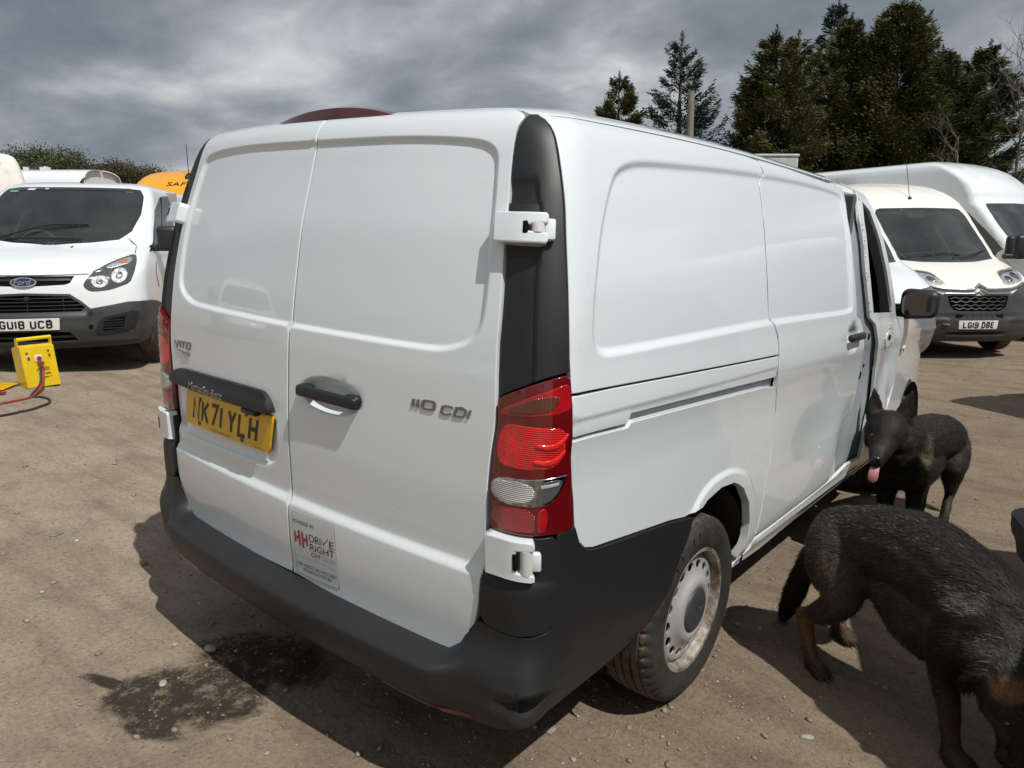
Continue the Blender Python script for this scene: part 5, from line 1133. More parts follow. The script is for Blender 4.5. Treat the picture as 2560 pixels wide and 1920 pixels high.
VL = empty('box_van', (-12.36, 2.68, .42), rotz(1.27)); tag(VL, 'tall off-white van back at the far left edge, behind the medium van', 'van')
BL_ = Body(VR, vside, vtop, zs=1.30, ws=1.05)
patch('body', BL_, [(-a, b) for a, b in end_line(BL_, 4.2, .32, 2.66)][::-1]+end_line(BL_, 4.2, .32, 2.66), VL, 'cream_paint', recess(chaikin(ccw([(-.70,1.28),(.70,1.28),(.70,1.74),(.64,1.79),(-.64,1.79),(-.70,1.74)]), 1), .02, .05), h=.07, gap=0, sm=0)
van_wheels(VL, 1.0, 3.0, .86, .34); bm = bmesh.new(); rbox(bm, (0, 2.0, .35), (1.7, 3.6, .06), .01, 1); link('underbody', from_bm(bm), 'under_black', VL)
def roof_rack():
    R = empty('roof_rack', (-17.4, 5.43, 3.02), rotz(2.25)); tag(R, 'small dark roof rack on top of the low white van', 'roof rack')
    bm = bmesh.new(); rbox(bm, (0, 0, .09), (.25, .95, .035), .01, 1); link('rail', from_bm(bm), 'black_plastic', R)
    for y in (-.42, -.05, .32):
        link('foot', box_mesh((0, y, .035), (.22, .13, .08), .01, 1), 'white_paint_far', R)
roof_rack()
# vehicles just out of frame to the right: a dark car whose bumper corner shows, and one more that throws its shadow
V = empty('dark_van', (2.49, 3.41, -.178), rotz(math.atan2(-.356, -.934))); tag(V, 'dark grey vehicle cut off at the right edge, only its black bumper corner showing', 'van')
BK = Body(VR, vside, vtop, zs=.86, ws=.94)
patch('body', BK, [(-a, b) for a, b in [(0,.50)]+end_line(BK, 4.5, .50, 2.66)][::-1]+[(0,.50)]+end_line(BK, 4.5, .50, 2.66), V, 'dark_paint', h=.10, gap=0, sm=0)
patch('bumper', BK, [(-1.4,.20),(1.4,.20),(1.4,.495),(-1.4,.495)], V, 'grey_plastic', lambda u, v: .012*np.exp(-((v-.42)/.05)**2), off=.055, h=.04, gap=0, sm=0, thick=.06)
for s in (1, -1): patch('skirt', BK, [(s*1.42,.27),(s*4.6,.27),(s*4.6,.495),(s*1.42,.495)], V, 'grey_plastic', h=.12, gap=0, sm=0)
patch('rear_window', BK, [(-.62,1.30),(.62,1.30),(.60,1.74),(-.60,1.74)], V, 'opaque_glass', off=.004, h=.1, gap=0, sm=1)
van_wheels(V, 1.0, 2.9, .78, .30); bm = bmesh.new(); rbox(bm, (0, 2.4, .30), (1.6, 4.4, .06), .01, 1); link('underbody', from_bm(bm), 'under_black', V)
end_cap(BK, V, 4.48, .30, 2.6, 'dark_paint')
other_van('parked_van', (7.02, 5.18, -.178), math.atan2(.84, .55), 'white van out of view beyond the right edge, its shadow lying on the dirt', .87, length=5.3)
# vans behind the viewpoint, mirrored in the paint of the near van's rear doors
other_van('parked_van', (-8.6, -4.6, .25), math.pi*.5+.35, 'white van parked left behind the viewpoint, mirrored in the rear doors', .95, bar=None)
other_van('parked_van', (-4.0, -7.4, .10), math.pi+.35, 'white van parked right behind the viewpoint, mirrored in the rear doors', .80, bar=None)

# site cabin, pole
CB = empty('site_cabin', (-6.92, 15.05, -.18), rotz(.68)); tag(CB, 'pale grey flat-roofed cabin showing above the near van roof before the conifers', 'cabin')
link('wall', box_mesh((0, 0, 1.73), (6.0, 2.4, 3.46), .03, 1), 'cabin_grey', CB); link('roof', box_mesh((0, 0, 3.49), (6.04, 2.44, .06), .02, 1), 'cabin_grey', CB)
PO = tag(link('pole', tube_mesh([(-11.11, 25.55, -.3), (-11.09, 25.55, 3), (-11.13, 25.55, 6.85)], [.15, .14, .12], 10), 'pole_wood'), 'plain weathered wooden pole in front of the dark spruce', 'pole')

# ------------------------------------------------------------------ battery booster and its leads
def booster():
    bl = np.array([-5.548, 1.181]); br = np.array([-5.555, 1.459]); ex = (br-bl)/np.linalg.norm(br-bl); ang = math.atan2(ex[1], ex[0]); wd = .285
    z = gz(*bl)+.002; B = empty('battery_booster', ((bl+br)[0]/2, (bl+br)[1]/2, z), rotz(ang)); tag(B, 'yellow metal battery booster box on the dirt before the medium van', 'booster')
    # local: x along the front, y back (away from us), leaning slightly
    bm = bmesh.new(); w2 = wd/2
    prof = [(0, .0), (.21, .0), (.19, .355), (.055, .388), (-.005, .378)]; t = .018
    a = [bm.verts.new((-w2, p[0], p[1])) for p in prof]; b = [bm.verts.new((w2, p[0], p[1])) for p in prof]
    for v in a: v.co.x += .034*(1-v.co.z/.38)-.030
    for v in b: v.co.x += .030*(1-v.co.z/.38)-.036
    bm.faces.new(a[::-1]); bm.faces.new(b)
    for i in range(5): bm.faces.new((a[i], a[(i+1) % 5], b[(i+1) % 5], b[i]))
    bmesh.ops.recalc_face_normals(bm, faces=bm.faces[:]); bmesh.ops.bevel(bm, geom=bm.edges[:], offset=.005, segments=2, affect='EDGES'); link('case', from_bm(bm, 35), 'yellow_enamel', B)
    link('handle', tube_mesh([(-w2-.028, .045, .440), (w2-.034, .045, .445)], .016, 10), 'yellow_enamel', B)
    for s in (-w2-.026, w2-.036): bm = bmesh.new(); rbox(bm, (s, .06, .408), (.006, .06, .08), .002, 1); link('handle_bracket', from_bm(bm), 'yellow_enamel', B)
    F = lambda x, zz, y=-.004: (x-.022*(zz/.3), y+(-.005)*(zz/.34), zz+.03)
    link('socket_plate', box_mesh(F(-.012, .235), (.062, .006, .062), .006, 2), 'white_plate', B)
    bm = bmesh.new(); tube(bm, [F(-.010, .237), F(-.010, .237, -.03)], .018, 14); link('socket', from_bm(bm, 50), 'red_knob', B)
    link('plug', box_mesh(F(-.005, .192, -.02), (.050, .03, .026), .006, 2), 'red_rubber', B)
    for x, z_, m in ((-.092, .250, 'white_plate'), (.082, .258, 'red_knob')): bm = bmesh.new(); tube(bm, [F(x, z_), F(x, z_, -.010)], .015 if x < 0 else .009, 14); link('switch', from_bm(bm, 50), m, B)
    bm = bmesh.new(); tube(bm, [F(-.092, .250, -.009), F(-.092, .250, -.017)], .009, 12); link('switch_button', from_bm(bm, 50), 'plate_black', B)
    fl = Flat((-.012, -.0055, .03), (1, 0, 0), (-.035, -.016, 1))
    for x, z_ in ((-.098, .288), (.078, .296)):
        for i in range(2):
            for j in range(2): mbox('symbol', fl, x+i*.009-.008, x+i*.009, z_+j*.009-.008, z_+j*.009, 0, .0012, B, 'plate_black', .0005, 1)
    rng = random.Random(2)
    for i, (z_, x0, x1, h_) in enumerate(((.150, .0, .072, .006), (.138, -.035, .07, .006), (.126, -.035, .07, .006), (.094, -.025, .022, .012), (.094, .03, .075, .012), (.060, -.022, .055, .009), (.064, .062, .085, .006), (.038, -.012, .02, .005))):
        x = x0
        while x < x1: w_ = .003+rng.random()*.007; mbox('print_mark', fl, x, min(x+w_, x1), z_-h_*.45, z_+h_*.45, 0, .0009, B, 'print_black', .0004, 1); x += w_+.0018
booster()
def ground_cable(name, pts, r, mat, label, cat='cable'):
    P = [(x, y, (gz(x, y)+r*.8 if z is None else z)) for x, y, z in pts]; P = [tuple(p) for p in spline(P, 8)]
    return tag(link(name, tube_mesh(P, r, 8), mat), label, cat)
z0 = gz(-5.55, 1.3)
ground_cable('jump_lead', [(-5.523,1.315,z0+.185),(-5.45,1.285,z0+.15),(-5.36,1.235,z0+.06),(-5.22,1.11,None),(-5.14,1.03,None),(-5.10,.93,None),(-5.03,.80,None),(-4.98,.60,None),(-5.05,.40,None)], .0105, 'red_rubber', 'red jump lead running from the yellow booster across the dirt')
ground_cable('jump_lead', [(-5.524,1.298,z0+.185),(-5.455,1.268,z0+.15),(-5.37,1.220,z0+.06),(-5.225,1.095,None),(-5.127,1.140,None),(-4.99,1.150,None),(-4.83,1.091,None),(-4.74,1.0,None),(-4.69,.92,None),(-4.64,.80,None),(-4.60,.66,None),(-4.62,.45,None)], .0105, 'black_rubber', 'black jump lead curling in a loop on the dirt')
cl = empty('jump_clamp', (-5.47, .90, gz(-5.47, .90)), rotz(.62)); tag(cl, 'red jump-lead clamp lying on the dirt at the left edge', 'clamp')
for k_, (zz, rt) in enumerate(((.028, .10), (.012, -.06))): link('jaw', box_mesh((0, 0, zz), (.20, .035, .020), .008, 2, Matrix.Rotation(rt, 3, 'Y')), 'red_rubber', cl)
link('pivot', tube_mesh([(.02, -.02, .02), (.02, .02, .02)], .012, 10), 'dull_chrome', cl)
ca = empty('cardboard_sheet', (-5.80, .97, gz(-5.80, .97)), rotz(.75)); tag(ca, 'dusty yellow sheet lying on the dirt at the left edge', 'sheet')
link('sheet', box_mesh((0, 0, .012), (.36, .26, .006), .002, 1, Matrix.Rotation(.05, 3, 'X')), 'yellow_plate', ca)

# ------------------------------------------------------------------ stones
def stones():
    rng = np.random.default_rng(7); V = []; F = []; Cc = []
    t = (1+5**.5)/2; ico = nrm(np.array([(-1,t,0),(1,t,0),(-1,-t,0),(1,-t,0),(0,-1,t),(0,1,t),(0,-1,-t),(0,1,-t),(t,0,-1),(t,0,1),(-t,0,-1),(-t,0,1)], float))
    fc = np.array([(0,11,5),(0,5,1),(0,1,7),(0,7,10),(0,10,11),(1,5,9),(5,11,4),(11,10,2),(10,7,6),(7,1,8),(3,9,4),(3,4,2),(3,2,6),(3,6,8),(3,8,9),(4,9,5),(2,4,11),(6,2,10),(8,6,7),(9,8,1)])
    N = 36000; rad = 9.5*rng.random(N)**.72; an = rng.random(N)*2*np.pi
    x = .6+rad*np.cos(an)*1.0; y = 1.0+rad*np.sin(an); dens = vnoise(x*1.3, y*1.3, 9); keep = rng.random(N) < np.clip(dens*1.6-.12, .12, 1); x = x[keep]; y = y[keep]
    s = .0020+.0046*rng.random(len(x))**2.4+.011*rng.random(len(x))**20+.008*(rng.random(len(x)) < .010)*rng.random(len(x))
    z = ground_z(x, y)
    for i in range(len(x)):
        sc = np.array([1.25, .9, .55])*(1+.3*rng.normal(size=3).clip(-1.4, 1.4)); a = rng.random()*6.28; c, q = math.cos(a), math.sin(a)
        p = ico*(1+.24*rng.normal(size=(12, 1)).clip(-1.5, 1.5))*sc*s[i]; p = p@np.array([[c, q, 0], [-q, c, 0], [0, 0, 1]]).T+np.array([x[i], y[i], z[i]+s[i]*.34])
        V.append(p)
    n = len(V); V = np.concatenate(V); F = (fc[None]+12*np.arange(n)[:, None, None]).reshape(-1, 3)
    me = bpy.data.meshes.new('gravel'); me.vertices.add(len(V)); me.vertices.foreach_set('co', V.ravel()); me.loops.add(F.size); me.loops.foreach_set('vertex_index', F.ravel())
    me.polygons.add(len(F)); me.polygons.foreach_set('loop_start', np.arange(0, F.size, 3)); me.polygons.foreach_set('loop_total', np.full(len(F), 3)); me.update(calc_edges=True)
    at = me.color_attributes.new('tone', 'FLOAT_COLOR', 'POINT'); tone = rng.random(n)**1.3; base = np.array([.21, .17, .128])[None]*(1-tone[:, None])+np.array([.34, .29, .235])[None]*tone[:, None]
    base[rng.random(n) < .012] = (.50, .48, .44)
    at.data.foreach_set('color', np.concatenate([np.repeat(base, 12, 0), np.ones((n*12, 1))], 1).ravel())
    m, nt, p = _mat('stone'); k = nt.nodes.new('ShaderNodeAttribute'); k.attribute_name = 'tone'; nt.links.new(k.outputs['Color'], p.inputs['Base Color']); p.inputs['Roughness'].default_value = .9
    tag(link('gravel', me, m), kind='stuff'); return ico, fc
ICO, IFC = stones()
plain('pale_stone', (.36, .33, .285), .9, bump=.4, bscale=60, vary=.25, vscale=25); plain('brown_stone', (.20, .165, .13), .9, bump=.4, bscale=60, vary=.25, vscale=25)
def stone(x, y, s, label, mat, sc=(1.2, .9, .6), seed=1, group=None):
    bm = bmesh.new(); bmesh.ops.create_icosphere(bm, subdivisions=3, radius=1); rng = random.Random(seed); o = [rng.random()*9 for _ in range(3)]; a = rng.random()*6
    for v in bm.verts:
        p = v.co; k = 1+.30*(float(vnoise(np.array(p.x*1.3+o[0]), np.array(p.y*1.3+p.z*.9+o[1]), seed))-.5)+.16*(float(vnoise(np.array(p.x*3+o[2]), np.array(p.z*3+p.y), seed+3))-.5)
        q = Vector((p.x*sc[0]*k*s, p.y*sc[1]*k*s, p.z*sc[2]*k*s)); q.rotate(Matrix.Rotation(a, 3, 'Z')); v.co = q
    tag(link('stone', from_bm(bm, 50), mat, None, (x, y, gz(x, y)+s*sc[2]*.45)), label, 'stone', group)
stone(-.505, .075, .019, 'largest pale stone, at the upper edge of the oil stain', 'pale_stone', seed=3)
stone(-.418, -.145, .015, 'pale angular stone inside the left part of the oil stain', 'pale_stone', seed=5)
stone(-.62, .0, .010, 'pale stone on the dirt just left of the oil stain', 'pale_stone', seed=8)
stone(-1.379, .245, .016, 'brown stone in the shadow left of the near van bumper', 'brown_stone', seed=11)
stone(-.772, -.206, .013, 'brown stone alone on sunlit dirt left of the oil stain', 'brown_stone', seed=13)
stone(-1.995, .103, .024, 'flat wide stone on sunlit dirt left of the near van', 'brown_stone', (1.5, .9, .35), seed=17)
stone(1.085, 1.86, .022, 'round brown stone in the shadow by the near dog tail', 'brown_stone', seed=19)
stone(1.335, 1.125, .0125, 'oblong pale stone at the edge of the near dog shadow', 'pale_stone', (1.9, .8, .6), seed=23)
stone(.95, 1.72, .011, 'pale stone on dirt beside the near van rear tyre', 'pale_stone', seed=29)

# ------------------------------------------------------------------ trees
def attr_mat(name, rough=.7, k=1.):
    m, nt, p = _mat(name); a = nt.nodes.new('ShaderNodeAttribute'); a.attribute_name = 'tone'; nt.links.new(a.outputs['Color'], p.inputs['Base Color'])
    p.inputs['Roughness'].default_value = rough; p.inputs['Specular IOR Level'].default_value = .25; return m
attr_mat('leaf')
def cards(P, D, U, Lh, Wd, col, kite=.4):
    """many small leaf-shaped faces: P base, D direction, U side"""
    n = len(P); a = P; b = P+D*(Lh*kite)[:, None]+U*Wd[:, None]; c = P+D*Lh[:, None]; d = P+D*(Lh*kite)[:, None]-U*Wd[:, None]
    V = np.stack([a, b, c, d], 1).reshape(-1, 3); me = bpy.data.meshes.new('leaves'); me.vertices.add(4*n); me.vertices.foreach_set('co', V.ravel().astype(np.float32))
    me.loops.add(4*n); me.loops.foreach_set('vertex_index', np.arange(4*n)); me.polygons.add(n); me.polygons.foreach_set('loop_start', np.arange(0, 4*n, 4)); me.polygons.foreach_set('loop_total', np.full(n, 4)); me.update(calc_edges=True)
    at = me.color_attributes.new('tone', 'FLOAT_COLOR', 'POINT'); at.data.foreach_set('color', np.concatenate([np.repeat(col, 4, 0), np.ones((4*n, 1))], 1).ravel().astype(np.float32)); return me
def unit(rng, n): return nrm(rng.normal(size=(n, 3)))
def conifer(x, y, H, R, seed, label, c0, c1, nb=300, per=420, open_=0., droop=.15, tips=1, group='conifers behind the parked vans'):
    rng = np.random.default_rng(seed); g = float(hgt(x, y)); T = empty('conifer', (x, y, g)); tag(T, label, 'tree', group)
    bm = bmesh.new(); tube(bm, [(0, 0, -.3), (.05, 0, H*.4), (-.03, .04, H*.75), (0, 0, H*.97)], [.22*H/10, .16*H/10, .08*H/10, .015], 8); link('trunk', from_bm(bm, 60), 'bark', T)
    PP = []; DD = []; CC = []; LL = []; bb = bmesh.new()
    heads = [(0., 0., 1.)]+[(rng.normal()*R*.30, rng.normal()*R*.30, .82+.12*rng.random()) for _ in range(tips-1)]
    for hx, hy, hk in heads:
        n = nb if hk == 1. else nb//3
        hb = H*hk*(.04+.95*rng.random(n)**.85); az = rng.random(n)*2*np.pi
        prof = (1-hb/(H*hk))**.72; Rr = R*hk*prof*(.80+.38*rng.random(n))+.12
        lump = .78+.5*vnoise(az*1.6+seed, hb*.9+seed, seed); Rr = Rr*lump
        for i in range(n):
            d = np.array([math.cos(az[i]), math.sin(az[i]), 0]); L_ = Rr[i]; up = .18+.55*(hb[i]/H)
            k = max(14, int(per*(L_/R)**.8*(1-open_*.5))); t = (.25+.75*rng.random(k)**.6)
            p = np.array([hx, hy, hb[i]])+d*(t*L_)[:, None]; p[:, 2] += L_*(up*t-droop*np.sin(t*2.6)*1.0)
            side = np.array([-d[1], d[0], 0]); sp = (.10+.30*t)*(.35 if open_ else .45)*min(1.4, .5+L_*.5)
            p = p+side*(rng.normal(size=k)*sp)[:, None]; p[:, 2] += rng.normal(size=k)*sp*.45-np.abs(rng.normal(size=k))*.06
            dd = nrm(d*(.8+.4*rng.random(k))[:, None]+side*rng.normal(size=k)[:, None]*.55+np.array([0, 0, 1.])*(.35+.45*rng.normal(size=k))[:, None]); PP.append(p); DD.append(dd)
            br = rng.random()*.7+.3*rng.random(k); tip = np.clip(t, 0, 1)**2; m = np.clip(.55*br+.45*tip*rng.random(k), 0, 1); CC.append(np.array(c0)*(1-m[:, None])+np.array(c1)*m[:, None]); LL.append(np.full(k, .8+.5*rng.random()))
            if open_ and i % 2 == 0 or i % 6 == 0: tube(bb, [(hx, hy, hb[i]), tuple(np.array([hx, hy, hb[i]])+d*L_*.6+np.array([0, 0, L_*.6*up*.6]))], [.03, .01], 4, False)
        # leader
        k = 160; t = rng.random(k); p = np.stack([hx+rng.normal(size=k)*.10*(1-t), hy+rng.normal(size=k)*.10*(1-t), H*hk*(.93+.10*t)], 1); PP.append(p); DD.append(nrm(np.array([0, 0, 1.])+.55*rng.normal(size=(k, 3)))); CC.append(np.tile(np.array(c1), (k, 1))*(.7+.5*rng.random((k, 1)))); LL.append(np.full(k, .8))
    P = np.concatenate(PP); D = np.concatenate(DD); C_ = np.concatenate(CC); S = np.concatenate(LL); n = len(P)
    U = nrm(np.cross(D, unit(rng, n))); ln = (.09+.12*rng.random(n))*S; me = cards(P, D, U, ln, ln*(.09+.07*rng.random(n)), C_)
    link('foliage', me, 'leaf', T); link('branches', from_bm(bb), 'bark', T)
    return T
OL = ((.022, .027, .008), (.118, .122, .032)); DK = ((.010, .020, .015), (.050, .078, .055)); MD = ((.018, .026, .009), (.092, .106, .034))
conifer(-15.82, 28.18, 8.45, 2.0, 1, 'smallest pointed conifer, leftmost of the row', *OL, nb=170)
conifer(-12.83, 28.01, 9.50, 2.5, 2, 'blue-green spruce with open drooping boughs behind the wooden pole', *DK, nb=150, per=440, open_=1., droop=.32, tips=2)
conifer(-9.52, 29.4, 9.50, 2.5, 3, 'mid-sized olive conifer right of the open spruce', *OL, nb=270, tips=3)
conifer(-9.0, 35.2, 11.75, 2.6, 4, 'thin dark conifer tip rising behind the two tallest conifers', *DK, nb=220, open_=1., droop=.2)
conifer(-7.57, 32.27, 10.20, 2.5, 5, 'second tallest conifer, left of the tallest one', *OL, nb=300, tips=3)
conifer(-5.77, 32.44, 10.55, 3.3, 6, 'tallest and widest conifer in the middle of the row', *OL, nb=430, tips=4)
conifer(-4.35, 33.0, 8.70, 2.4, 7, 'low conifer leaning on the right side of the tallest one', *MD, nb=250, tips=2)
conifer(-3.0, 34.68, 9.00, 2.5, 8, 'rightmost tall olive conifer next to the bare tree', *MD, nb=290, tips=3)
conifer(.75, 35.2, 4.90, 2.6, 9, 'dark low bushy conifer at the right edge', *DK, nb=200)
conifer(-11.1, 30.8, 5.90, 1.9, 10, 'low olive conifer filling the gap between spruce and olive conifer', *MD, nb=160)
def bare_tree(x, y, H, seed, label, spread=.5, twigs=5, r0=.09, forks=9, lean=0., group=None, low=.45):
    rng = random.Random(seed); T = empty('bare_tree', (x, y, float(hgt(x, y)))); tag(T, label, 'tree', group); bt = bmesh.new(); bb = bmesh.new()
    tr = [Vector((lean*t*H*.1+.10*math.sin(3*t+seed), .08*math.sin(4*t), H*t)) for t in np.linspace(-.03, .96, 9)]; tube(bt, tr, [r0*(1-.85*i/8) for i in range(9)], 7); link('trunk', from_bm(bt, 60), 'bare_bark', T)
    def grow(p, d, L_, r, dep):
        q = p.copy(); pts = [p.copy()]
        for i in range(4): d = (d+Vector((rng.gauss(0, .2), rng.gauss(0, .2), rng.gauss(.10, .13)))).normalized(); q = q+d*L_/4; pts.append(q.copy())
        tube(bb, pts, [r*(1-.17*i) for i in range(5)], 4, False)
        if dep > 0:
            for _ in range(twigs):
                k = rng.randrange(1, 5); grow(pts[k], (d+Vector((rng.gauss(0, .65), rng.gauss(0, .65), rng.gauss(.1, .45)))).normalized(), L_*(.45+.25*rng.random()), r*.5, dep-1)
    for i in range(forks):
        t = low+(1-low)*(i+.5)/forks; k = min(7, int(t*8)); p = tr[k].lerp(tr[k+1], t*8-k) if k < 8 else tr[8]
        a = rng.random()*6.28; grow(p, Vector((math.cos(a)*spread, math.sin(a)*spread, .75)).normalized(), H*(.16+.14*rng.random()), r0*.36, 2)
    link('branches', from_bm(bb), 'bare_bark', T)
bare_tree(-1.62, 33.21, 8.3, 31, 'slender bare tree with pale trunk right of the conifers', .7, 5, .085, 10)
bare_tree(-.55, 33.4, 6.9, 32, 'dark bare tree with bushy lower trunk at the right edge', .55, 5, .12, 10, .4, low=.25)
bare_tree(-2.95, 30.2, 5.5, 33, 'leafless shrub standing before the rightmost tall conifer', 1.0, 5, .05, 12, low=.12)
bare_tree(-.95, 35.5, 6.2, 34, 'bare sapling between the pale trunk and the right edge', .6, 5, .06, 9)
def leafy_tree(x, y, H, R, seed, label, c0, c1, group='trees on the skyline at left', n=20000):
    rng = np.random.default_rng(seed); g = float(hgt(x, y)); T = empty('leafy_tree', (x, y, g)); tag(T, label, 'tree', group); bm = bmesh.new()
    for i in range(5):
        a = i*1.3+seed; tube(bm, [(.25*math.cos(a), .25*math.sin(a), -.3), (.7*math.cos(a), .7*math.sin(a), H*.35), (R*.45*math.cos(a), R*.45*math.sin(a), H*.62), (R*.7*math.cos(a), R*.7*math.sin(a), H*.85)], [.22, .17, .11, .04], 6)
        tube(bm, [(.7*math.cos(a), .7*math.sin(a), H*.35), (R*.5*math.cos(a+.8), R*.5*math.sin(a+.8), H*.7)], [.12, .04], 5)
    link('trunk', from_bm(bm, 60), 'bark', T)
    nc = 46; cl = unit(rng, nc)*(rng.random((nc, 1))**.4)*np.array([R, R, H*.27])+np.array([0, 0, H*.70]); cl[:, 2] = np.maximum(cl[:, 2], H*.40)
    idx = rng.integers(0, nc, n); P = cl[idx]+rng.normal(size=(n, 3))*np.array([.62, .62, .38])*R/4; br = rng.random(nc)[idx]*.6+.4*rng.random(n)
    C_ = np.array(c0)*(1-br[:, None])+np.array(c1)*br[:, None]; D = unit(rng, n); U = nrm(np.cross(D, unit(rng, n))); ln = .12+.14*rng.random(n)
    link('crown', cards(P, D, U, ln, ln*.32, C_), 'leaf', T)
GT = ((.035, .042, .018), (.100, .112, .042)); GB = ((.040, .038, .020), (.105, .094, .045))
for i, (x, y, H, R, lab, cc) in enumerate(((-84.2,25.6,9.6,4.6,'leftmost green tree of the skyline clump',GT),(-82.6,27.9,10.4,4.4,'tallest green tree of the skyline clump',GT),(-81.3,30.2,10.1,4.2,'green tree right of the tallest skyline tree',GT),(-80.2,33.0,9.2,3.6,'brownish thin tree in a dip of the skyline',GB),(-78.4,35.3,9.3,3.8,'brown-green tree right of the skyline dip',GB),(-77.2,37.8,8.4,4.0,'brown-green tree just left of the yellow van',GB),(-76.0,41.0,7.9,4.2,'rightmost low brownish tree behind the yellow van',GB))):
    leafy_tree(x, y, H*.94, R, 50+i, lab, *cc)
def hedge():
    rng = np.random.default_rng(77); n = 40000; x = rng.random(n); P = np.stack([-78+10*x*.6+rng.normal(size=n)*1.2, 22+28*x, 0*x], 1); P[:, 2] = hgt(P[:, 0], P[:, 1])+1.3*rng.random(n)**.8*(.75+.5*vnoise(x*14, x*0, 3))
    br = rng.random(n); D = unit(rng, n); U = nrm(np.cross(D, unit(rng, n))); ln = .10+.12*rng.random(n)
    tag(link('hedge', cards(P, D, U, ln, ln*.4, np.array(GT[0])*(1-br[:, None])+np.array(GT[1])*br[:, None]*.8), 'leaf'), kind='stuff')
hedge()

# ------------------------------------------------------------------ the two dogs
def fur_mat(name):
    m, nt, p = _mat(name); N = nt.nodes; L = nt.links
    a = N.new('ShaderNodeAttribute'); a.attribute_name = 'tone'; L.new(a.outputs['Color'], p.inputs['Base Color']); p.inputs['Roughness'].default_value = .62; p.inputs['Specular IOR Level'].default_value = .22
    tc = N.new('ShaderNodeTexCoord'); n = N.new('ShaderNodeTexNoise'); n.inputs['Scale'].default_value = 120; n.inputs['Detail'].default_value = 4; L.new(tc.outputs['Object'], n.inputs['Vector'])
    b = N.new('ShaderNodeBump'); b.inputs['Strength'].default_value = .5; b.inputs['Distance'].default_value = .006; L.new(n.outputs['Fac'], b.inputs['Height']); L.new(b.outputs[0], p.inputs['Normal']); return m
fur_mat('fur')
def capsule_chain(bm, pts, seg=14, k=5):
    """tapered tube through (x, y, z, r) with round ends"""
    P = [np.array(p[:3], float) for p in pts]; r = [p[3] for p in pts]
    if len(P) > 2:
        S = spline([np.append(p, q) for p, q in zip(P, r)], k); P = [s[:3] for s in S]; r = [max(.004, s[3]) for s in S]
    d0 = P[0]-P[1]; d0 = d0/np.linalg.norm(d0); d1 = P[-1]-P[-2]; d1 = d1/np.linalg.norm(d1)
    cap0 = [(P[0]+d0*r[0]*math.sin(a), r[0]*math.cos(a)) for a in (1.35, .9, .45)]; cap1 = [(P[-1]+d1*r[-1]*math.sin(a), r[-1]*math.cos(a)) for a in (.45, .9, 1.35)]
    Q = [c[0] for c in cap0]+list(P)+[c[0] for c in cap1]; R = [c[1] for c in cap0]+list(r)+[c[1] for c in cap1]; tube(bm, Q, R, seg)
def ear_shape(bm, base, tip, wdir, w, t):
    base, tip, wdir = (np.array(q, float) for q in (base, tip, wdir)); ax = tip-base; ln = np.linalg.norm(ax); ax = ax/ln; wdir = wdir-ax*(wdir@ax); wdir /= np.linalg.norm(wdir); nd = np.cross(ax, wdir); rings = []
    for s_, k_ in ((-.18, .9), (0, 1.), (.25, 1.02), (.5, .84), (.75, .5), (.92, .22), (1., .06)):
        rings.append([bm.verts.new(Vector(base+ax*ln*s_+wdir*w*k_*math.cos(a)+nd*(t*max(k_, .35)*math.sin(a)))) for a in [2*math.pi*i/12 for i in range(12)]])
    for a, b in zip(rings, rings[1:]):
        for i in range(12): bm.faces.new((a[i], a[(i+1) % 12], b[(i+1) % 12], b[i]))
    bm.faces.new(rings[0][::-1]); bm.faces.new(rings[-1])
def paw(bm, c, f, r):
    f = np.array([f[0], f[1], 0.]); f /= np.linalg.norm(f); s = np.array([-f[1], f[0], 0]); c = np.array(c, float)
    capsule_chain(bm, [(*(c-f*r*.5), r*.95), (*(c+f*r*.5-np.array([0, 0, r*.12])), r*.92)], 12)
    for k_, fw in ((-.72, .95), (-.25, 1.25), (.25, 1.25), (.72, .95)):
        t0 = c+f*r*.6+s*r*k_; t1 = c+f*r*fw*1.25+s*r*k_*1.1; t1[2] = c[2]-r*.28; capsule_chain(bm, [(*t0, r*.40), (*t1, r*.34)], 10)
def claws(parent, c, f, r):
    f = np.array([f[0], f[1], 0.]); f /= np.linalg.norm(f); s = np.array([-f[1], f[0], 0]); c = np.array(c, float)
    for k_, fw in ((-.72, .95), (-.25, 1.25), (.25, 1.25), (.72, .95)):
        t1 = c+f*(r*fw*1.25+r*.28)+s*r*k_*1.15; t1[2] = c[2]-r*.30; link('claw', tube_mesh([t1, t1+f*r*.22+np.array([0, 0, -r*.10]), t1+f*r*.36+np.array([0, 0, -r*.30])], [.0045, .0035, .001], 6), 'claw', parent)
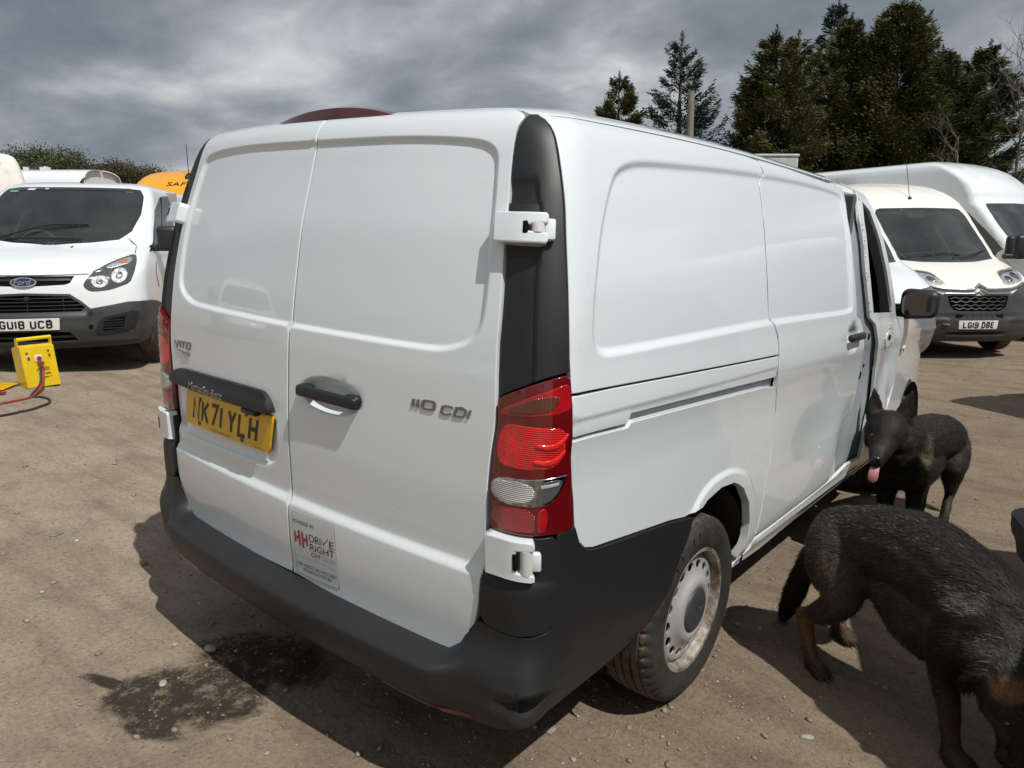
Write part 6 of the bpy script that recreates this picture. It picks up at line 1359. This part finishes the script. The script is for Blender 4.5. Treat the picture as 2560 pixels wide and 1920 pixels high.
def make_dog(name, chains, ears, paws, label, tone, flow, seed, nh=34000, voxel=.0075, flat=None):
    D = empty(name, (0, 0, 0)); tag(D, label, 'dog')
    bm = bmesh.new()
    for c in chains: capsule_chain(bm, c)
    for e in ears: ear_shape(bm, *e)
    for p in paws: paw(bm, *p)
    bmesh.ops.recalc_face_normals(bm, faces=bm.faces[:])
    me = bpy.data.meshes.new('dog'); bm.to_mesh(me); bm.free(); o = bpy.data.objects.new('tmp', me); COL.objects.link(o)
    m = o.modifiers.new('r', 'REMESH'); m.mode = 'VOXEL'; m.voxel_size = voxel; s = o.modifiers.new('s', 'SMOOTH'); s.factor = .5; s.iterations = 9
    bpy.context.view_layer.update(); me2 = bpy.data.meshes.new_from_object(o.evaluated_get(bpy.context.evaluated_depsgraph_get())); bpy.data.objects.remove(o)
    nv = len(me2.vertices); co = np.empty(nv*3); me2.vertices.foreach_get('co', co); co = co.reshape(-1, 3); no = np.empty(nv*3); me2.vertices.foreach_get('normal', no); no = no.reshape(-1, 3)
    dsp = .006*(vnoise(co[:, 0]*26+co[:, 2]*17, co[:, 1]*26+co[:, 2]*11, seed)-.5); co2 = co+no*dsp[:, None]; me2.vertices.foreach_set('co', co2.ravel())
    rng = np.random.default_rng(seed); col = tone(co); at = me2.color_attributes.new('tone', 'FLOAT_COLOR', 'POINT'); at.data.foreach_set('color', np.concatenate([col*.75, np.ones((nv, 1))], 1).ravel())
    me2.polygons.foreach_set('use_smooth', [True]*len(me2.polygons)); me2.update(); B = link('body', me2, 'fur', D)
    # coat: many fine tapering hairs laid along the lie of the fur
    pick = rng.integers(0, nv, nh); P = co2[pick]+rng.normal(size=(nh, 3))*.003; Nn = no[pick]; f, ln = flow(P); f = f-Nn*(f*Nn).sum(1, keepdims=True)*.85; d = nrm(nrm(f)+Nn*(.07+.14*rng.random((nh, 1)))+.13*rng.normal(size=(nh, 3)))
    side = nrm(np.cross(d, Nn)); L_ = ln*(.5+.7*rng.random(nh)); w = .0008+.0009*rng.random(nh); c_ = tone(P)
    k = (.30+.9*rng.random((nh, 1))**1.6); c_ = c_*k; fl = (rng.random(nh) < flat(P)) if flat else np.zeros(nh, bool); c_[fl] = np.array([.17, .148, .112])*(.4+.8*rng.random((fl.sum(), 1))); w[fl] *= .8; L_[fl] *= .75
    P = P-Nn*.002; tri = np.stack([P-side*w[:, None], P+side*w[:, None], P+d*L_[:, None]-Nn*.0], 1).reshape(-1, 3); hm = bpy.data.meshes.new('coat'); hm.vertices.add(3*nh); hm.vertices.foreach_set('co', tri.ravel())
    hm.loops.add(3*nh); hm.loops.foreach_set('vertex_index', np.arange(3*nh)); hm.polygons.add(nh); hm.polygons.foreach_set('loop_start', np.arange(0, 3*nh, 3)); hm.polygons.foreach_set('loop_total', np.full(nh, 3)); hm.update(calc_edges=True)
    a2 = hm.color_attributes.new('tone', 'FLOAT_COLOR', 'POINT'); a2.data.foreach_set('color', np.concatenate([np.repeat(c_, 3, 0), np.ones((3*nh, 1))], 1).ravel()); tag(link('coat', hm, 'fur', D), kind='stuff')
    for p in paws: claws(D, *p)
    return D
def blend(c, new, k): return c*(1-k[:, None])+np.array(new)*k[:, None]
BLACK = np.array([.021, .0185, .0165]); TAN = (.23, .125, .050); BROWN = (.085, .066, .044); GREYB = (.17, .145, .105)
def ball(p, c, r, soft=.5): d = np.linalg.norm((p-np.array(c))/np.array(r), axis=1); return 1-sstep(d, 1-soft, 1.)

# near dog, sniffing the ground at the lower right
H0 = np.array([1.256, 1.70]); dd_ = np.array([.8486, -.5291]); nn_ = np.array([dd_[1], -dd_[0]]); G0 = float(hgt(1.45, 1.52))
def W1(a, b, z, r=None):
    p = H0+dd_*a+nn_*b; q = (float(p[0]), float(p[1]), G0+z); return q if r is None else (*q, r)
def ch(*pts): return [W1(*p) for p in pts]
near_ch = [ch((-.075,0,.43,.075),(-.02,0,.500,.115),(.08,0,.530,.128),(.20,0,.562,.136),(.34,0,.578,.142),(.47,0,.555,.142),(.58,0,.520,.135),(.66,0,.495,.118)),
    ch((.20,0,.47,.085),(.29,0,.43,.118),(.38,0,.405,.140),(.48,0,.395,.140),(.58,0,.400,.125),(.65,0,.42,.10)), ch((.18,0,.415,.045),(.24,0,.365,.035),(.285,0,.335,.022)),
    ch((.60,.01,.50,.125),(.68,.05,.455,.118),(.74,.085,.405,.105),(.785,.11,.36,.088)), ch((.755,.105,.375,.082),(.80,.122,.335,.085),(.825,.13,.29,.066),(.850,.135,.235,.046),(.872,.14,.190,.034),(.880,.141,.172,.024)),
    ch((.045,.075,.500,.112),(.085,.10,.43,.108),(.135,.122,.365,.080),(.115,.135,.305,.060),(.035,.14,.235,.040),(-.018,.142,.200,.030)), ch((-.022,.142,.205,.031),(.0,.142,.14,.027),(.022,.141,.075,.026),(.04,.14,.04,.030)),
    ch((.025,-.075,.485,.112),(.03,-.10,.42,.105),(.03,-.125,.345,.078),(-.03,-.135,.28,.055),(-.13,-.142,.195,.036),(-.195,-.143,.160,.029)), ch((-.197,-.143,.165,.030),(-.175,-.143,.11,.026),(-.150,-.143,.06,.026),(-.13,-.143,.035,.029)),
    ch((.60,.085,.50,.085),(.595,.09,.42,.095),(.555,.088,.335,.066),(.550,.086,.270,.046),(.572,.084,.17,.034),(.588,.083,.10,.029),(.598,.083,.045,.028)), ch((.62,-.085,.50,.085),(.615,-.09,.42,.095),(.585,-.088,.335,.066),(.590,-.086,.26,.044),(.625,-.084,.15,.033),(.645,-.083,.09,.028),(.655,-.083,.045,.028)),
    ch((-.105,0,.440,.038),(-.140,.02,.385,.040),(-.175,.03,.28,.043),(-.215,.028,.18,.043),(-.262,.012,.09,.035),(-.300,.0,.032,.018),(-.315,-.004,.012,.010))]
ax = np.array([dd_[0], dd_[1], 0]); bx_ = np.array([nn_[0], nn_[1], 0])
near_ears = [(W1(.745,.165,.395), W1(.668,.190,.322), np.array([0, 0, 1.])*.6+ax*.5, .050, .015), (W1(.79,.045,.44), W1(.735,.01,.53), ax, .040, .013)]
near_paws = [(W1(.062,.14,.030), dd_, .036), (W1(-.105,-.143,.030), dd_, .036), (W1(.62,.083,.030), dd_, .038), (W1(.678,-.083,.030), dd_, .038)]
def loc1(p): q = p[:, :2]-H0; return np.stack([q@dd_, q@nn_, p[:, 2]-G0], 1)
def tone1(p):
    L = loc1(p); n = vnoise(L[:, 0]*22, L[:, 2]*22+L[:, 1]*9, 4); n2 = vnoise(L[:, 0]*70, L[:, 2]*70, 6); c = np.tile(BLACK, (len(p), 1))
    c = blend(c, BROWN, np.clip(.75*ball(L, (.12,.14,.42), (.20,.16,.22))+.55*ball(L, (.32,.12,.46), (.30,.2,.22)), 0, .9)*(.35+.9*n))
    c = blend(c, GREYB, ball(L, (.61,.12,.56), (.085,.12,.045))*.55*n2); c = blend(c, GREYB, ball(L, (.72,.13,.46), (.09,.10,.055))*.6*n2)
    leg = sstep(.30-L[:, 2], 0, .10)*(L[:, 0] < .35)*(L[:, 0] > np.where(L[:, 1] > 0, -.06, -.235))*(np.abs(L[:, 1]) > .075); c = blend(c, TAN, leg*(.55+.5*n)*(1-.75*sstep(.075-L[:, 2], 0, .04))*np.where(L[:, 1] < 0, 1.25, .9).clip(0, 1))
    fl = sstep(.31-L[:, 2], 0, .12)*(L[:, 0] > .5)*(L[:, 0] < .75); c = blend(c, (.10, .060, .026), fl*(.35+.6*n))
    c = blend(c, TAN, ball(L, (.245,0,.36), (.05,.06,.05))*.4); c = blend(c, (.165, .085, .035), ball(L, (.80,.15,.40), (.065,.09,.05))*(.5+.5*n)); c = blend(c, (.12, .066, .03), ball(L, (.80,.18,.28), (.05,.06,.05))*.5)
    return c
def flow1(p):
    L = loc1(p); f = np.tile(-ax*.9+np.array([0, 0, -.35]), (len(p), 1)); dn = (L[:, 2] < .36) & (np.abs(L[:, 1]) > .05) | (L[:, 0] < -.10); f[dn] = -ax*.25+np.array([0, 0, -1.])
    th = (L[:, 0] < .2) & (L[:, 2] < .5); f[th] = -ax*.5+np.array([0, 0, -.8]); head = L[:, 0] > .755; f[head] = -ax*.6+np.array([0, 0, .8])
    ln = np.where(L[:, 2] < .22, .012, .026); ln = np.where(head, .011, ln); ln = np.where((L[:, 0] > .55) & ~head & (L[:, 2] > .35), .034, ln); ln = np.where((L[:, 0] < -.11), .036, ln); return f, ln
def fleck1(p):
    L = loc1(p); return .20*ball(L, (.05,.06,.60), (.15,.14,.10))+.11*ball(L, (.26,.05,.66), (.26,.16,.12))+.42*ball(L, (.60,.12,.57), (.11,.13,.06))+.45*ball(L, (.73,.12,.46), (.11,.13,.08))+.008
DOG1 = make_dog('dog', near_ch, near_ears, near_paws, 'black and brown shepherd dog nearest us, sniffing the ground at lower right', tone1, flow1, 5, 110000, flat=fleck1)
for b in (.19, .075): bm = bmesh.new(); bmesh.ops.create_icosphere(bm, subdivisions=2, radius=.011, matrix=Matrix.Translation(W1(.832, b, .322))); link('eye', from_bm(bm, 180), 'dog_eye', DOG1)
bm = bmesh.new(); bmesh.ops.create_icosphere(bm, subdivisions=2, radius=.021, matrix=Matrix.Translation(W1(.890,.142,.165))); link('nose', from_bm(bm, 180), 'dog_nose', DOG1)

# far dog, facing us with its tongue out
H2 = np.array([1.225, 3.765]); d2_ = np.array([-.2285, -.9735]); n2_ = np.array([d2_[1], -d2_[0]]); G2 = float(hgt(1.15, 3.5))
def g(x, y, z, r):
    k = 1-.042*min(1, max(0, (3.92-y)/.6)); hz = z if z < .12 else z
    return (CAM[0]+(x-CAM[0])*k+.022*min(1, max(0, (3.92-y)/.5)), CAM[1]+(y-CAM[1])*k, G2+z*(1+.10*min(1, max(0, (3.92-y)/.6))), r*(1+.03*(z > .3)))
def g3(p): return g(p[0], p[1], p[2]-G2, 0)[:3]
far_ch = [[g(1.262,3.955,.43,.085),g(1.250,3.88,.485,.118),g(1.225,3.76,.525,.128),g(1.175,3.62,.535,.130),g(1.130,3.47,.530,.128),g(1.10,3.37,.51,.118)], [g(1.19,3.68,.43,.09),g(1.155,3.56,.41,.125),g(1.125,3.44,.41,.135),g(1.105,3.35,.43,.120)],
    [g(1.115,3.43,.53,.125),g(1.085,3.34,.555,.125),g(1.055,3.26,.585,.112),g(1.038,3.21,.610,.095)], [g(1.095,3.33,.47,.11),g(1.07,3.27,.52,.105)],
    [g(1.033,3.235,.640,.088),g(1.035,3.185,.628,.102),g(1.040,3.125,.602,.088),g(1.045,3.07,.572,.062),g(1.050,3.00,.550,.048),g(1.053,2.945,.535,.034)], [g(1.043,3.09,.535,.045),g(1.048,3.03,.515,.034),g(1.052,2.965,.500,.022)],
    [g(.998,3.15,.585,.055),g(.992,3.21,.575,.064)], [g(1.085,3.18,.580,.055),g(1.102,3.23,.570,.072)],
    [g(1.290,3.87,.46,.095),g(1.295,3.82,.40,.098),g(1.312,3.755,.335,.070),g(1.308,3.80,.255,.046),g(1.306,3.865,.185,.031)], [g(1.306,3.868,.19,.032),g(1.303,3.83,.12,.027),g(1.298,3.775,.06,.027),g(1.296,3.755,.04,.029)],
    [g(1.205,3.90,.46,.095),g(1.195,3.85,.40,.095),g(1.180,3.775,.335,.068),g(1.170,3.83,.255,.045),g(1.162,3.90,.185,.031)], [g(1.162,3.902,.19,.032),g(1.162,3.87,.12,.027),g(1.162,3.82,.06,.027),g(1.162,3.80,.04,.029)],
    [g(1.045,3.35,.47,.08),g(1.040,3.34,.40,.085),g(1.035,3.355,.31,.058),g(1.035,3.345,.22,.042),g(1.040,3.31,.13,.034),g(1.043,3.285,.05,.030)], [g(1.165,3.40,.47,.08),g(1.168,3.40,.40,.085),g(1.172,3.42,.31,.058),g(1.174,3.41,.22,.042),g(1.175,3.385,.13,.034),g(1.175,3.365,.05,.030)],
    [g(1.29,3.985,.44,.036),g(1.302,4.02,.36,.042),g(1.305,4.01,.24,.044),g(1.300,3.985,.14,.034),g(1.295,3.965,.08,.016)]]
wd = np.array([LAT[0], LAT[1], 0])
far_ears = [tuple(g3(q) if i < 2 else q for i, q in enumerate(e)) for e in [((.968,3.205,G2+.680),(.955,3.200,G2+.830), wd, .050, .014), ((1.103,3.245,G2+.682),(1.130,3.262,G2+.822), wd, .050, .014)]]
far_paws = [(g3(p_), d2_, r__) for p_, r__ in (((1.292,3.725,G2+.030), .036), ((1.160,3.77,G2+.030), .035), ((1.043,3.255,G2+.030), .037), ((1.175,3.335,G2+.030), .037))]
def loc2(p):
    q = p-np.array([0, 0, G2]); q = q.copy(); f = np.clip((3.75-q[:, 1])/.55, 0, 1)
    q[:, 2] /= 1+.10*f; q[:, 1] += .19*f; q[:, 0] -= .058*f; return q
def tone2(p):
    L = loc2(p); n = vnoise(L[:, 0]*24+L[:, 1]*9, L[:, 2]*24, 14); n2 = vnoise(L[:, 1]*60+L[:, 0]*40, L[:, 2]*60, 16); c = np.tile(BLACK*.9, (len(p), 1))
    c = blend(c, (.20, .165, .11), ball(L, (1.18,3.38,.50), (.075,.12,.13))*(.35+.5*n2)); c = blend(c, BROWN, ball(L, (1.33,3.86,.46), (.09,.16,.16))*(.3+.6*n)); c = blend(c, BROWN, ball(L, (1.13,3.40,.36), (.08,.10,.08))*.5*n)
    c = blend(c, (.10, .075, .05), ball(L, (1.33,3.74,.18), (.035,.10,.14))*.45); c = blend(c, (.055, .047, .040), ball(L, (1.045,3.03,.58), (.05,.08,.03))*.8); c = blend(c, (.085, .068, .048), ball(L, (.99,3.10,.60), (.035,.05,.03))*.7*n2); c = blend(c, (.085, .068, .048), ball(L, (1.09,3.11,.60), (.035,.05,.03))*.7*n2); c = blend(c, (.06, .04, .026), ball(L, (.965,3.2,.70), (.03,.03,.06))*.6); c = blend(c, (.06, .04, .026), ball(L, (1.11,3.25,.70), (.03,.03,.06))*.6); return c
def flow2(p):
    L = loc2(p); a2 = np.array([d2_[0], d2_[1], 0]); f = np.tile(-a2*.8+np.array([0, 0, -.45]), (len(p), 1)); leg = L[:, 2] < .34; f[leg] = np.array([0, 0, -1.])-a2*.2; head = (L[:, 1] < 3.24) & (L[:, 2] > .48); f[head] = -a2*1.+np.array([0, 0, .25])
    ln = np.where(L[:, 2] < .2, .011, .023); ln = np.where(head, .010, ln); ln = np.where((L[:, 1] < 3.45) & ~head & (L[:, 2] > .36), .032, ln); return f, ln
def fleck2(p):
    L = loc2(p); return .45*ball(L, (1.19,3.38,.51), (.07,.12,.12))+.10*ball(L, (1.2,3.6,.62), (.1,.3,.08))+.15*ball(L, (1.30,3.93,.55), (.1,.12,.1))+.008
DOG2 = make_dog('dog', far_ch, far_ears, far_paws, 'black shepherd dog by the near van cab, facing us with its pink tongue out', tone2, flow2, 9, 60000, .007, flat=fleck2)
fdir = np.array([.06, -1, 0]); fdir /= np.linalg.norm(fdir)
for x_, y_ in ((.998, 3.078), (1.082, 3.092)):
    bm = bmesh.new(); bmesh.ops.create_icosphere(bm, subdivisions=2, radius=.0135, matrix=Matrix.Translation(g3((x_, y_-.012, G2+.622)))); link('eye', from_bm(bm, 180), 'dog_eye', DOG2)
bm = bmesh.new(); bmesh.ops.create_icosphere(bm, subdivisions=3, radius=.024, matrix=Matrix.Translation(g3((1.054, 2.920, G2+.545)))@Matrix.Diagonal((1.1, .7, .8, 1))); link('nose', from_bm(bm, 180), 'dog_nose', DOG2)
bm = bmesh.new(); sec = [(2.985, .507, .016, .005), (2.945, .502, .020, .006), (2.921, .489, .023, .006), (2.912, .465, .024, .006), (2.910, .446, .020, .005), (2.911, .434, .010, .003)]; rg = []
for y_, z_, w_, t_ in sec:
    up = np.array([0, -.6, .8]) if z_ > .49 else np.array([0, -1, .1])
    rg.append([bm.verts.new(Vector(np.array(g3((1.052, y_, G2+z_)))+np.array([w_*math.cos(a)*.97, 0, 0])+up*t_*math.sin(a)+np.array([0, w_*math.cos(a)*.25, 0]))) for a in [2*math.pi*i/12 for i in range(12)]])
for a, b in zip(rg, rg[1:]):
    for i in range(12): bm.faces.new((a[i], a[(i+1) % 12], b[(i+1) % 12], b[i]))
bm.faces.new(rg[0][::-1]); bm.faces.new(rg[-1]); bmesh.ops.recalc_face_normals(bm, faces=bm.faces[:]); link('tongue', from_bm(bm, 70), 'tongue_pink', DOG2)
